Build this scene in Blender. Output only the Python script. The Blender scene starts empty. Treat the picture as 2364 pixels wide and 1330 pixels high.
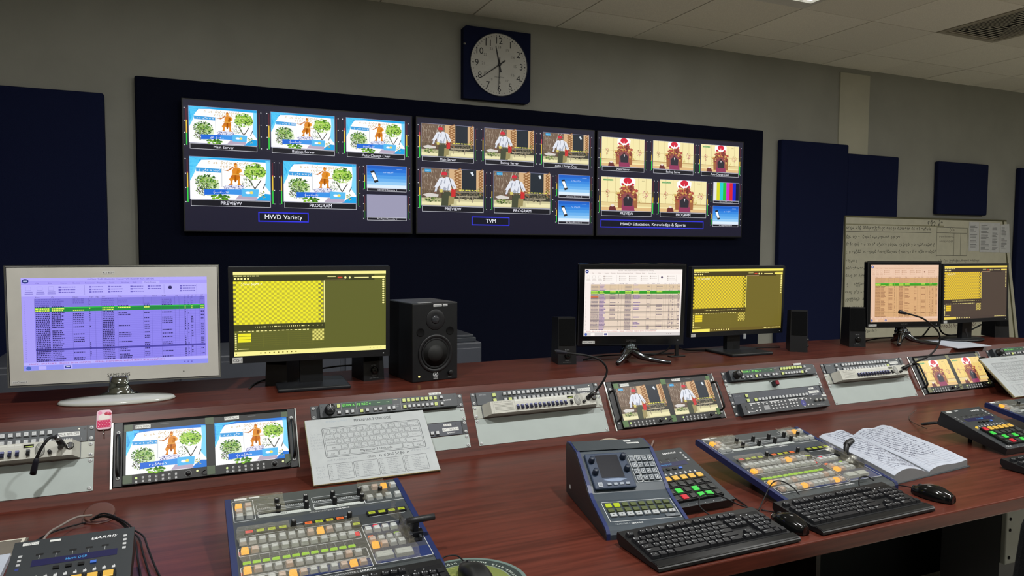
import bpy, bmesh, math, random
from mathutils import Matrix, Vector

# ------------------------------------------------------------------ camera
SC = bpy.context.scene
cam_d = bpy.data.cameras.new('camera'); cam = bpy.data.objects.new('camera', cam_d)
SC.collection.objects.link(cam)
cam_d.sensor_width = 36.0; cam_d.lens = 36.0 * 1681.7 / 2364.0; cam_d.clip_start = 0.02
r_ = Vector((0.9139, -0.4058, 0.0056)).normalized()
w_ = Vector((0.4052, 0.9122, -0.0605)).normalized()
u_ = r_.cross(w_).normalized(); r_ = w_.cross(u_).normalized()
Rm = Matrix((r_, u_, -w_)).transposed().to_4x4()
cam.matrix_world = Matrix.Translation((0, 0, 1.42)) @ Rm
SC.camera = cam

# ------------------------------------------------------------------ world, exposure
wd = bpy.data.worlds.new('world'); SC.world = wd; wd.use_nodes = True
wd.node_tree.nodes['Background'].inputs[0].default_value = (0.02, 0.022, 0.026, 1)
wd.node_tree.nodes['Background'].inputs[1].default_value = 1.0
SC.view_settings.view_transform = 'Standard'; SC.view_settings.look = 'None'
SC.view_settings.gamma = 1.0; SC.view_settings.use_curve_mapping = False
SC.view_settings.exposure = 0.0

# ------------------------------------------------------------------ ceiling lamps' light (the troffers are built further down)
LAMPS = [  # square recessed lamps: x0, y0 of the 0.6 m tile, power
    (-1.31, -1.335, 12), (1.69, -1.335, 12), (4.69, -1.335, 24),
    (2.89, 2.865, 5), (-0.11, 2.865, 3), (5.89, 0.465, 44)]
DOWNLIGHTS = [(-.36, .95, 36), (1.21, .95, 34), (2.78, .95, 29), (4.35, .95, 22)]   # small round ones over the front of the desk
CEIL = 2.877
for lx, ly, pw in LAMPS:
    ld = bpy.data.lights.new('troffer_light', 'AREA'); ld.shape = 'RECTANGLE'
    ld.size = 0.5; ld.size_y = 0.42; ld.energy = pw; ld.color = (1.0, 0.995, 0.97)
    lo = bpy.data.objects.new('troffer_light', ld); SC.collection.objects.link(lo)
    lo.location = (lx + .3, ly + .26, CEIL - .012)
for lx, ly, pw in DOWNLIGHTS:
    ld = bpy.data.lights.new('downlight_light', 'AREA'); ld.shape = 'DISK'
    ld.size = 0.10; ld.energy = pw; ld.color = (1.0, 0.995, 0.97)
    lo = bpy.data.objects.new('downlight_light', ld); SC.collection.objects.link(lo)
    lo.location = (lx, ly, CEIL - .014)

# ------------------------------------------------------------------ colours and materials
def C(h, k=1.0):
    if not isinstance(h, str): return (h[0] * k, h[1] * k, h[2] * k, 1.0)
    h = h.lstrip('#'); o = []
    for i in (0, 2, 4):
        v = int(h[i:i + 2], 16) / 255.0
        o.append((v / 12.92 if v <= .04045 else ((v + .055) / 1.055) ** 2.4) * k)
    return (o[0], o[1], o[2], 1.0)

MATS = {}
def mat(key):
    if key in MATS: return MATS[key]
    m = bpy.data.materials.new(key); m.use_nodes = True
    nt = m.node_tree; N = nt.nodes; L = nt.links
    b = N['Principled BSDF']; out = N['Material Output']
    at = N.new('ShaderNodeAttribute'); at.attribute_name = 'Col'
    tc = N.new('ShaderNodeTexCoord')
    def noise(sc, det=3, rough=.5, obj=True, scale3=None):
        n = N.new('ShaderNodeTexNoise'); n.inputs['Scale'].default_value = sc
        n.inputs['Detail'].default_value = det; n.inputs['Roughness'].default_value = rough
        if scale3:
            mp = N.new('ShaderNodeMapping'); mp.inputs['Scale'].default_value = scale3
            L.new(tc.outputs['Object'], mp.inputs[0]); L.new(mp.outputs[0], n.inputs['Vector'])
        else: L.new(tc.outputs['Object'], n.inputs['Vector'])
        return n
    def bump(n, strength, dist):
        bp = N.new('ShaderNodeBump'); bp.inputs['Strength'].default_value = strength
        bp.inputs['Distance'].default_value = dist
        L.new(n.outputs[0], bp.inputs['Height']); L.new(bp.outputs[0], b.inputs['Normal'])
    def mixcol(n, amt, lo=.35, hi=.65):
        mr = N.new('ShaderNodeMapRange'); mr.inputs[1].default_value = lo; mr.inputs[2].default_value = hi
        mr.inputs[3].default_value = 1 - amt; mr.inputs[4].default_value = 1 + amt
        L.new(n.outputs[0], mr.inputs[0])
        vm = N.new('ShaderNodeVectorMath'); vm.operation = 'SCALE'
        L.new(at.outputs['Color'], vm.inputs[0]); L.new(mr.outputs[0], vm.inputs['Scale'])
        L.new(vm.outputs[0], b.inputs['Base Color'])
    if key == 'glow':
        b.inputs['Base Color'].default_value = (.01, .01, .012, 1)
        L.new(at.outputs['Color'], b.inputs['Emission Color']); b.inputs['Emission Strength'].default_value = 1
        b.inputs['Roughness'].default_value = .35; b.inputs['Specular IOR Level'].default_value = .25
        bump(noise(900), .02, .0002)
    elif key == 'film':
        tr = N.new('ShaderNodeBsdfTransparent'); gl = N.new('ShaderNodeBsdfGlossy')
        gl.inputs['Roughness'].default_value = .22; gl.inputs['Color'].default_value = (.8, .8, .72, 1)
        df = N.new('ShaderNodeBsdfDiffuse'); df.inputs['Color'].default_value = (.55, .51, .38, 1)
        n = noise(60, 4, .6); bp = N.new('ShaderNodeBump'); bp.inputs['Strength'].default_value = .9
        bp.inputs['Distance'].default_value = .004; L.new(n.outputs[0], bp.inputs['Height'])
        L.new(bp.outputs[0], gl.inputs['Normal']); L.new(bp.outputs[0], df.inputs['Normal'])
        m1 = N.new('ShaderNodeMixShader'); m1.inputs[0].default_value = .35
        L.new(gl.outputs[0], m1.inputs[1]); L.new(df.outputs[0], m1.inputs[2])
        m2 = N.new('ShaderNodeMixShader'); m2.inputs[0].default_value = .19
        L.new(tr.outputs[0], m2.inputs[1]); L.new(m1.outputs[0], m2.inputs[2]); L.new(m2.outputs[0], out.inputs[0])
    else:
        P = dict(plastic=(.42, 0, .45), matte=(.85, 0, .2), gloss=(.12, 0, .5), metal=(.36, 1, .5), chrome=(.08, 1, .5),
                 paint=(.45, 0, .5), fabric=(.95, 0, .12), wood=(.3, 0, .24), paper=(.8, 0, .25), wall=(.75, 0, .25),
                 tile=(.9, 0, .2), carpet=(.98, 0, .1), rubber=(.6, 0, .3), cap=(.25, 0, .5))[key]
        b.inputs['Roughness'].default_value = P[0]; b.inputs['Metallic'].default_value = P[1]
        b.inputs['Specular IOR Level'].default_value = P[2]
        if key == 'wood':
            n = noise(3.0, 6, .6, scale3=(1.3, 22, 22)); mixcol(n, .3)
            n2 = noise(2.2, 3); mr = N.new('ShaderNodeMapRange'); mr.inputs[3].default_value = .26; mr.inputs[4].default_value = .42
            L.new(n2.outputs[0], mr.inputs[0]); L.new(mr.outputs[0], b.inputs['Roughness'])
        elif key == 'fabric': n = noise(420, 2); mixcol(n, .25); bump(n, .35, .002)
        elif key == 'wall': n = noise(3.5, 4); mixcol(n, .05); bump(noise(140, 3), .12, .002)
        elif key == 'tile': n = noise(160, 4); mixcol(n, .06); bump(n, .2, .002)
        elif key == 'carpet': n = noise(260, 2); mixcol(n, .3); bump(n, .5, .005)
        elif key == 'paper': n = noise(30, 3); mixcol(n, .03); bump(n, .06, .001)
        elif key == 'metal': n = noise(40, 3, scale3=(1, 25, 25)); mixcol(n, .08)
        elif key == 'paint': n = noise(15, 3); mixcol(n, .03); bump(noise(600, 2), .04, .0004)
        elif key in ('plastic', 'matte', 'rubber'): n = noise(25, 3); mixcol(n, .05); bump(noise(900, 2), .06, .0003)
        else: n = noise(12, 2); mixcol(n, .02)
    MATS[key] = m
    return m

# ------------------------------------------------------------------ mesh builder (units: millimetres unless u is given)
UP = Matrix.Rotation(math.pi / 2, 4, 'X')        # x right, y up, z towards the viewer
_txt = {}
def glyphs(s):
    if s not in _txt:
        cu = bpy.data.curves.new('t', 'FONT'); cu.body = s; cu.resolution_u = 2; cu.size = 1
        ob = bpy.data.objects.new('t', cu); SC.collection.objects.link(ob)
        dg = bpy.context.evaluated_depsgraph_get(); ev = ob.evaluated_get(dg); me = ev.to_mesh()
        vs = [v.co.copy() for v in me.vertices]; fs = [tuple(p.vertices) for p in me.polygons]
        ev.to_mesh_clear(); bpy.data.objects.remove(ob); bpy.data.curves.remove(cu)
        x0 = min([v.x for v in vs] or [0]); x1 = max([v.x for v in vs] or [1])
        _txt[s] = ([(v.x - x0, v.y) for v in vs], fs, x1 - x0)
    return _txt[s]

class MB:
    def __init__(s, u=.001, T=None):
        s.v = []; s.f = []; s.c = []; s.m = []; s.sm = []; s.u = u; s.T = T or Matrix.Identity(4)
    def add(s, vs, fs, col, mt='plastic', smooth=False):
        k = len(s.v); u = s.u
        for p in vs: s.v.append(s.T @ (Vector(p) * u))
        c = C(col) if isinstance(col, str) else (col[0], col[1], col[2], 1)
        for f in fs:
            s.f.append(tuple(i + k for i in f)); s.c.append(c); s.m.append(mt); s.sm.append(smooth)
        return s
    def rect(s, x0, y0, x1, y1, z, col, mt='glow'):
        return s.add([(x0, y0, z), (x1, y0, z), (x1, y1, z), (x0, y1, z)], [(0, 1, 2, 3)], col, mt)
    def poly(s, pts, z, col, mt='glow'):
        a = sum(pts[i][0] * pts[(i + 1) % len(pts)][1] - pts[(i + 1) % len(pts)][0] * pts[i][1] for i in range(len(pts)))
        if a < 0: pts = pts[::-1]
        return s.add([(x, y, z) for x, y in pts], [tuple(range(len(pts)))], col, mt)
    def disc(s, cx, cy, r, z, col, mt='glow', n=16, ry=None, rot=0):
        ry = ry or r
        return s.poly([(cx + r * math.cos(t) * math.cos(rot) - ry * math.sin(t) * math.sin(rot),
                        cy + r * math.cos(t) * math.sin(rot) + ry * math.sin(t) * math.cos(rot)) for t in [2 * math.pi * i / n for i in range(n)]], z, col, mt)
    def line(s, x0, y0, x1, y1, w, z, col, mt='glow'):
        d = math.hypot(x1 - x0, y1 - y0) or 1; nx, ny = -(y1 - y0) / d * w / 2, (x1 - x0) / d * w / 2
        return s.add([(x0 - nx, y0 - ny, z), (x1 - nx, y1 - ny, z), (x1 + nx, y1 + ny, z), (x0 + nx, y0 + ny, z)], [(0, 1, 2, 3)], col, mt)
    def frame(s, x0, y0, x1, y1, w, z, col, mt='glow', r=0):
        if r <= 0:
            for a in ((x0, y0, x1, y0 + w), (x0, y1 - w, x1, y1), (x0, y0 + w, x0 + w, y1 - w), (x1 - w, y0 + w, x1, y1 - w)): s.rect(*a, z, col, mt)
            return s
        out = []
        for cx, cy, a0 in ((x1 - r, y1 - r, 0), (x0 + r, y1 - r, 90), (x0 + r, y0 + r, 180), (x1 - r, y0 + r, 270)):
            for k in range(4):
                t = math.radians(a0 + 30 * k); out.append((cx, cy, math.cos(t), math.sin(t)))
        n = len(out); vs = [(a + c * r, b + d * r, z) for a, b, c, d in out] + [(a + c * (r - w), b + d * (r - w), z) for a, b, c, d in out]
        return s.add(vs, [(i, (i + 1) % n, n + (i + 1) % n, n + i) for i in range(n)], col, mt)
    def box(s, x0, x1, y0, y1, z0, z1, col, mt='plastic', bev=0, seg=2):
        if bev <= 0:
            vs = [(x, y, z) for z in (z0, z1) for y in (y0, y1) for x in (x0, x1)]
            return s.add(vs, [(0, 2, 3, 1), (4, 5, 7, 6), (0, 1, 5, 4), (2, 6, 7, 3), (0, 4, 6, 2), (1, 3, 7, 5)], col, mt)
        bm = bmesh.new(); bmesh.ops.create_cube(bm, size=1)
        for v in bm.verts: v.co = Vector(((x0 + x1) / 2 + v.co.x * (x1 - x0), (y0 + y1) / 2 + v.co.y * (y1 - y0), (z0 + z1) / 2 + v.co.z * (z1 - z0)))
        bmesh.ops.bevel(bm, geom=bm.edges[:], offset=bev, segments=seg, profile=.5, affect='EDGES')
        s.frombm(bm, col, mt); return s
    def frombm(s, bm, col, mt, smooth=False):
        bm.verts.index_update(); s.add([v.co for v in bm.verts], [tuple(v.index for v in f.verts) for f in bm.faces], col, mt, smooth); bm.free(); return s
    def prism(s, prof, x0, x1, col, mt='plastic', capcol=None):
        """profile of (y, z) points, counter-clockwise seen from +x, extruded along x"""
        n = len(prof); a = sum(prof[i][0] * prof[(i + 1) % n][1] - prof[(i + 1) % n][0] * prof[i][1] for i in range(n))
        if a < 0: prof = prof[::-1]
        vs = [(x0, y, z) for y, z in prof] + [(x1, y, z) for y, z in prof]
        s.add(vs, [(i, n + i, n + (i + 1) % n, (i + 1) % n)[::-1] for i in range(n)], col, mt)
        s.add(vs, [tuple(range(n))[::-1], tuple(range(n, 2 * n))], capcol or col, mt); return s
    def slab(s, pts, z0, z1, col, mt='plastic'):
        n = len(pts); a = sum(pts[i][0] * pts[(i + 1) % n][1] - pts[(i + 1) % n][0] * pts[i][1] for i in range(n))
        if a < 0: pts = pts[::-1]
        vs = [(x, y, z0) for x, y in pts] + [(x, y, z1) for x, y in pts]
        return s.add(vs, [tuple(range(n))[::-1], tuple(range(n, 2 * n))] + [(i, (i + 1) % n, n + (i + 1) % n, n + i) for i in range(n)], col, mt)
    def lathe(s, cx, cy, prof, col, mt='plastic', n=20, ry=1.0, smooth=True):
        """profile of (r, z) points turned about the z axis"""
        vs = []; fs = []; k = len(prof)
        for i in range(n):
            t = 2 * math.pi * i / n
            for r, z in prof: vs.append((cx + r * math.cos(t), cy + r * ry * math.sin(t), z))
        for i in range(n):
            j = (i + 1) % n
            for q in range(k - 1): fs.append((i * k + q, j * k + q, j * k + q + 1, i * k + q + 1))
        fs.append(tuple(i * k + k - 1 for i in range(n))); fs.append(tuple(i * k for i in range(n))[::-1])
        return s.add(vs, fs, col, mt, smooth)
    def tube(s, pts, r, col, mt='rubber', n=8, sub=4, closed=False):
        P = [Vector(p) for p in pts]
        if sub > 1 and len(P) > 2:
            Q = []
            for i in range(len(P) - 1):
                a, b, c, d = P[max(i - 1, 0)], P[i], P[i + 1], P[min(i + 2, len(P) - 1)]
                for k in range(sub):
                    t = k / sub; Q.append(.5 * ((2 * b) + (c - a) * t + (2 * a - 5 * b + 4 * c - d) * t * t + (3 * b - a - 3 * c + d) * t ** 3))
            Q.append(P[-1]); P = Q
        R = r if isinstance(r, (list, tuple)) else [r] * len(P)
        if len(R) != len(P): R = [R[min(int(i * len(R) / len(P)), len(R) - 1)] for i in range(len(P))]
        vs = []; up = Vector((0, 0, 1)); pu = None
        for i, p in enumerate(P):
            t = (P[min(i + 1, len(P) - 1)] - P[max(i - 1, 0)]).normalized()
            a = pu - t * pu.dot(t) if pu else t.cross(up if abs(t.z) < .9 else Vector((1, 0, 0)))
            a.normalize(); pu = a; b = t.cross(a)
            for k in range(n):
                w = 2 * math.pi * k / n; vs.append(p + (a * math.cos(w) + b * math.sin(w)) * R[i])
        fs = [(i * n + k, i * n + (k + 1) % n, (i + 1) * n + (k + 1) % n, (i + 1) * n + k) for i in range(len(P) - 1) for k in range(n)]
        fs += [tuple(range(n))[::-1], tuple((len(P) - 1) * n + k for k in range(n))]
        return s.add(vs, fs, col, mt, True)
    def text(s, t, x, y, h, z, col, mt='glow', w=None, al='l', rot=0, shear=0):
        """h = cap height; w = forced width"""
        vs, fs, tw = glyphs(t); k = h / .69; kx = (w / tw) if w else k
        W = tw * kx; ox = {'l': 0, 'c': -W / 2, 'r': -W}[al]; cr, sr = math.cos(rot), math.sin(rot); o = []
        for a, b in vs:
            X = a * kx + ox + shear * b * k; Y = b * k; o.append((x + X * cr - Y * sr, y + X * sr + Y * cr, z))
        return s.add(o, fs, col, mt)
    def script(s, x0, x1, y, h, z, col, mt='glow', rnd=None, gap=.12, dens=1.0):
        """a line of round Burmese-like letters"""
        rnd = rnd or random.Random(int(x0 * 7 + y * 13)); x = x0; w = h * .17
        while x < x1:
            if rnd.random() < gap: x += h * .8; continue
            r = h * .42; a0 = rnd.choice([0, 90, 180, 270, 45]); n = rnd.choice([5, 6, 7]) if rnd.random() < .8 else 4
            for k in range(n):
                t0 = math.radians(a0 + 45 * k); t1 = t0 + math.radians(45)
                s.add([(x + r + (r - w) * math.cos(t0), y + r + (r - w) * math.sin(t0), z), (x + r + r * math.cos(t0), y + r + r * math.sin(t0), z),
                       (x + r + r * math.cos(t1), y + r + r * math.sin(t1), z), (x + r + (r - w) * math.cos(t1), y + r + (r - w) * math.sin(t1), z)], [(0, 1, 2, 3)], col, mt)
            if rnd.random() < .35: s.rect(x + r, y + 2 * r, x + r + w * 1.4, y + 2 * r + h * .35, z, col, mt)
            if rnd.random() < .3: s.rect(x + r * .4, y - h * .35, x + r * 1.5, y - h * .35 + w, z, col, mt)
            x += h * rnd.choice([.95, 1.0, 1.1]) / dens
        return s
    def build(s, name, parent=None, loc=None, rot=None):
        me = bpy.data.meshes.new(name); me.from_pydata([tuple(v) for v in s.v], [], s.f); me.update()
        keys = []
        for k in s.m:
            if k not in keys: keys.append(k)
        for k in keys: me.materials.append(mat(k))
        idx = {k: i for i, k in enumerate(keys)}
        me.polygons.foreach_set('material_index', [idx[k] for k in s.m]); me.polygons.foreach_set('use_smooth', s.sm)
        ca = me.color_attributes.new('Col', 'FLOAT_COLOR', 'CORNER'); buf = []
        for f, c in zip(s.f, s.c): buf += list(c) * len(f)
        ca.data.foreach_set('color', buf); me.update()
        o = bpy.data.objects.new(name, me); SC.collection.objects.link(o)
        if parent: o.parent = parent
        if loc: o.location = loc
        if rot: o.rotation_euler = rot
        return o

def tag(o, label=None, cat=None, group=None, kind=None):
    if label: o['label'] = label
    if cat: o['category'] = cat
    if group: o['group'] = group
    if kind: o['kind'] = kind
    return o
def thing(name, label, cat, loc=(0, 0, 0), rot=(0, 0, 0), group=None):
    o = bpy.data.objects.new(name, None); SC.collection.objects.link(o); o.empty_display_size = .05
    o.location = loc; o.rotation_euler = rot; return tag(o, label, cat, group)
def dup(o, loc, parent=None, rot=None):
    c = o.copy(); SC.collection.objects.link(c); c.location = loc
    c.parent = parent if parent else o.parent
    if rot: c.rotation_euler = rot
    return c
def structure(b, name, label=None): return tag(b.build(name), label=label, kind='structure')

# ------------------------------------------------------------------ room
X0, X1, Y0, Y1 = -3.2, 9.0, -3.4, 4.445
WALLC = '#95958c'
structure(MB(1).box(X0, X1, Y0, Y1, -.1, 0, '#cdc9bc', 'carpet'), 'floor')
structure(MB(1).box(X0 - .1, X1 + .1, Y1, Y1 + .12, -.1, 3.0, WALLC, 'wall'), 'wall_back')
structure(MB(1).box(X0 - .12, X0, Y0, Y1, -.1, 3.0, WALLC, 'wall'), 'wall_left')
structure(MB(1).box(X1, X1 + .12, Y0, Y1, -.1, 3.0, WALLC, 'wall'), 'wall_right')
structure(MB(1).box(X0 - .1, X1 + .1, Y0 - .12, Y0, -.1, 3.0, WALLC, 'wall'), 'wall_front')
# suspended ceiling: tiles of 0.6 m in one grid, narrow joints, some tiles sitting a little proud
b = MB(1); rnd = random.Random(5)
b.box(X0, X1, Y0, Y1, CEIL + .03, CEIL + .1, '#2a2925', 'matte')
VENT = (4.69, 2.865)
lampset = {(round(a, 2), round(c, 2)) for a, c, _ in LAMPS}
gx = [1.69 + .6 * k for k in range(-9, 13)]; gy = [4.065 - .6 * k for k in range(-1, 14)]
for x in gx:
    for y in gy:
        if (round(x, 2), round(y, 2)) in lampset or (abs(x - VENT[0]) < .05 and abs(y - VENT[1]) < .05): continue
        xa, xb = max(x, X0), min(x + .6, X1); ya, yb = max(y, Y0), min(y + .6, Y1)
        if xb - xa < .02 or yb - ya < .02: continue
        dz = rnd.choice([0, 0, 0, .001, -.001, .002]); g = .004
        b.box(xa + g, xb - g, ya + g, yb - (g if yb < Y1 else 0), CEIL + dz, CEIL + .03, rnd.choice(['#ebe7d8', '#e7e3d4', '#efebdc']), 'tile')
structure(b, 'ceiling')
structure(MB(1).box(4.894, 5.229, Y1 - .012, Y1, 2.18, 2.835, '#b4b2a0', 'wall'), 'trim_1')
structure(MB(1).box(X0, X1, Y1 - .012, Y1, 0, .1, '#4a4238', 'paint'), 'baseboard_back')

# ceiling lamps (louvred troffers)
for i, (lx, ly, pw) in enumerate(LAMPS):
    nm = ['behind the camera at left', 'behind the camera in the middle', 'behind the camera at right', 'left of the air vent, only its bright corner in the picture',
          'above the left display', 'beyond the right end of the desk'][i]
    t = thing('ceiling_lamp', 'square recessed ceiling lamp ' + nm, 'ceiling lamp', (lx, ly, CEIL), group='recessed lamps in the tiled ceiling')
    MB(1).box(.004, .596, .004, .04, -.004, .04, '#d8d6cc', 'paint').box(.004, .596, .50, .596, -.004, .04, '#d8d6cc', 'paint') \
        .box(.004, .04, .04, .50, -.004, .04, '#d8d6cc', 'paint').box(.56, .596, .04, .50, -.004, .04, '#d8d6cc', 'paint').build('lamp_frame', t)
    k = min(pw / 3, 1.6)
    MB(1).box(.04, .56, .04, .50, .012, .03, (k, k, k * .95), 'glow').build('diffuser', t)
    lv = MB(1)
    for q in range(1, 6): lv.box(.04 + .52 * q / 6 - .002, .04 + .52 * q / 6 + .002, .04, .50, -.002, .012, '#e4e3da', 'metal')
    lv.build('louvre', t)

for i, (lx, ly, pw) in enumerate(DOWNLIGHTS):
    t = thing('ceiling_downlight', 'small round downlight over the desk, ' + ['leftmost of four', 'second from the left', 'second from the right', 'rightmost of four'][i], 'ceiling lamp', (lx, ly, CEIL), group='round downlights over the desk')
    MB(1).lathe(0, 0, [(.075, .002), (.075, -.006), (.062, -.008), (.060, .002)], '#d8d6cc', 'paint', 28).build('lamp_frame', t)
    MB(1, Matrix.Rotation(math.pi, 4, 'X')).disc(0, 0, .058, .001, (6, 6, 5.8), 'glow', 24).build('diffuser', t)

# ceiling air vent (four-way diffuser)
t = thing('air_vent', 'square four-way louvred air vent in the ceiling tiles', 'air vent', (VENT[0], VENT[1], CEIL))
b = MB(1)
b.box(.0, .6, .0, .6, .028, .034, '#0b0b0b', 'matte'); b.build('vent_box', t)
b = MB(1)
def ring(b, a, w, z0, z1, col, mt='paint'):
    q = .6 - a
    b.box(a, q, a, a + w, z0, z1, col, mt); b.box(a, q, q - w, q, z0, z1, col, mt)
    b.box(a, a + w, a + w, q - w, z0, z1, col, mt); b.box(q - w, q, a + w, q - w, z0, z1, col, mt)
ring(b, .006, .035, -.003, .02, '#a8a18e'); b.build('vent_frame', t)
for k in range(9):
    b = MB(1); ring(b, .055 + k * .027, .007, -.002, .0, '#cfc9b7'); b.build('slat', t)

# acoustic panels on the back wall
def acoustic(name, x0, x1, z0, z1, d, label, col='#161c3a'):
    t = thing(name, label, 'wall panel', (x0, Y1 - .003, z0), group='dark navy acoustic panels on the back wall')
    b = MB(1); w, h = x1 - x0, z1 - z0
    bm = bmesh.new(); bmesh.ops.create_cube(bm, size=1)
    for v in bm.verts: v.co = Vector((w / 2 + v.co.x * w, -d / 2 + v.co.y * d, h / 2 + v.co.z * h))
    bmesh.ops.bevel(bm, geom=bm.edges[:], offset=.012, segments=3, profile=.5, affect='EDGES')
    b.frombm(bm, col, 'fabric'); b.build('fabric_cover', t)
    MB(1).box(.01, w - .01, -.012, 0, .01, h - .01, '#0a0c14', 'matte').build('backing_board', t)
acoustic('acoustic_panel', -1.75, -.388, .12, 2.195, .05, 'tall navy fabric wall panel at the far left, behind the white monitor')
acoustic('acoustic_panel', -.2445, 4.067, .12, 2.302, .045, 'very wide navy fabric wall panel that carries the three large displays', '#0a0e20')
acoustic('acoustic_panel', 4.248, 4.969, .12, 2.246, .05, 'tall navy fabric wall panel just right of the three displays')
acoustic('acoustic_panel', 4.972, 5.568, 1.35, 2.178, .045, 'short navy fabric wall panel touching the tall one, above the left half of the whiteboard')
acoustic('acoustic_panel', 6.072, 6.75, 1.705, 2.172, .045, 'small square navy fabric wall panel above the pinned papers of the whiteboard')
acoustic('acoustic_panel', 7.21, 8.0, .12, 2.165, .05, 'navy fabric wall panel at the far right edge, beyond the whiteboard')

# ------------------------------------------------------------------ wall clock
t = thing('wall_clock', 'square navy wall clock with a round white 24-hour dial', 'clock', (1.609, Y1, 2.339))
b = MB(.001, UP)
b.slab([(0, 0), (448, 0), (468, 18), (468, 455), (18, 455), (0, 437)], 0, 48, '#0b1434', 'matte'); b.build('clock_case', t)
cx, cy, R = 244, 231, 198
b = MB(.001, UP); b.lathe(cx, cy, [(R + 4, 48), (R + 4, 53), (R, 54), (R - 3, 51)], '#1a2134', 'plastic', 48).build('bezel', t)
b = MB(.001, UP); b.disc(cx, cy, R - 1, 52, '#c3c2ba', 'paint', 64)
for k in range(60):
    a = math.pi / 2 - k * math.pi / 30; r0 = R - 20 if k % 5 else R - 23; w = 3 if k % 5 else 7
    b.line(cx + r0 * math.cos(a), cy + r0 * math.sin(a), cx + (R - 13) * math.cos(a), cy + (R - 13) * math.sin(a), w, 52.4, '#14161a', 'paint')
for k in range(1, 13):
    a = math.pi / 2 - k * math.pi / 6
    b.text(str(k), cx + 155 * math.cos(a), cy + 152 * math.sin(a) - 20, 41, 52.5, '#14161a', 'paint', al='c')
    b.text(str(k + 12), cx + 112 * math.cos(a), cy + 112 * math.sin(a) - 9, 17, 52.5, '#6b6a64', 'paint', al='c')
b.text('WHARTON', cx, cy - 84, 9, 52.5, '#30302f', 'paint', al='c'); b.build('dial', t)
def hand(name, deg, L, tail, w, z, col):
    a = math.radians(90 - deg); c, s_ = math.cos(a), math.sin(a); b = MB(.001, UP)
    P = lambda u, v: (cx + u * c - v * s_, cy + u * s_ + v * c)
    b.slab([P(-tail, -w * .9), P(L, -w * .35), P(L, w * .35), P(-tail, w * .9)], z, z + 1.2, col, 'paint'); b.build(name, t)
hand('hour_hand', 348, 118, 48, 7, 53, '#1b1c1f'); hand('minute_hand', 234, 165, 52, 5.5, 55, '#2b2a27'); hand('second_hand', 182, 165, 45, 3.2, 57, '#17181c')
MB(.001, UP).lathe(cx, cy, [(10, 52), (10, 60), (6, 61)], '#22242a', 'plastic', 16).build('hub', t)
MB(.001, UP).lathe(8, 340, [(9, 47), (8, 52), (3, 53)], '#8d8f92', 'chrome', 10).build('case_lock', t)
MB(1).tube([(1.683, 4.437, 2.345), (1.688, 4.432, 2.32), (1.705, 4.425, 2.29), (1.712, 4.39, 2.296)], .006, '#11141c').build('power_cord', t)

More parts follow.
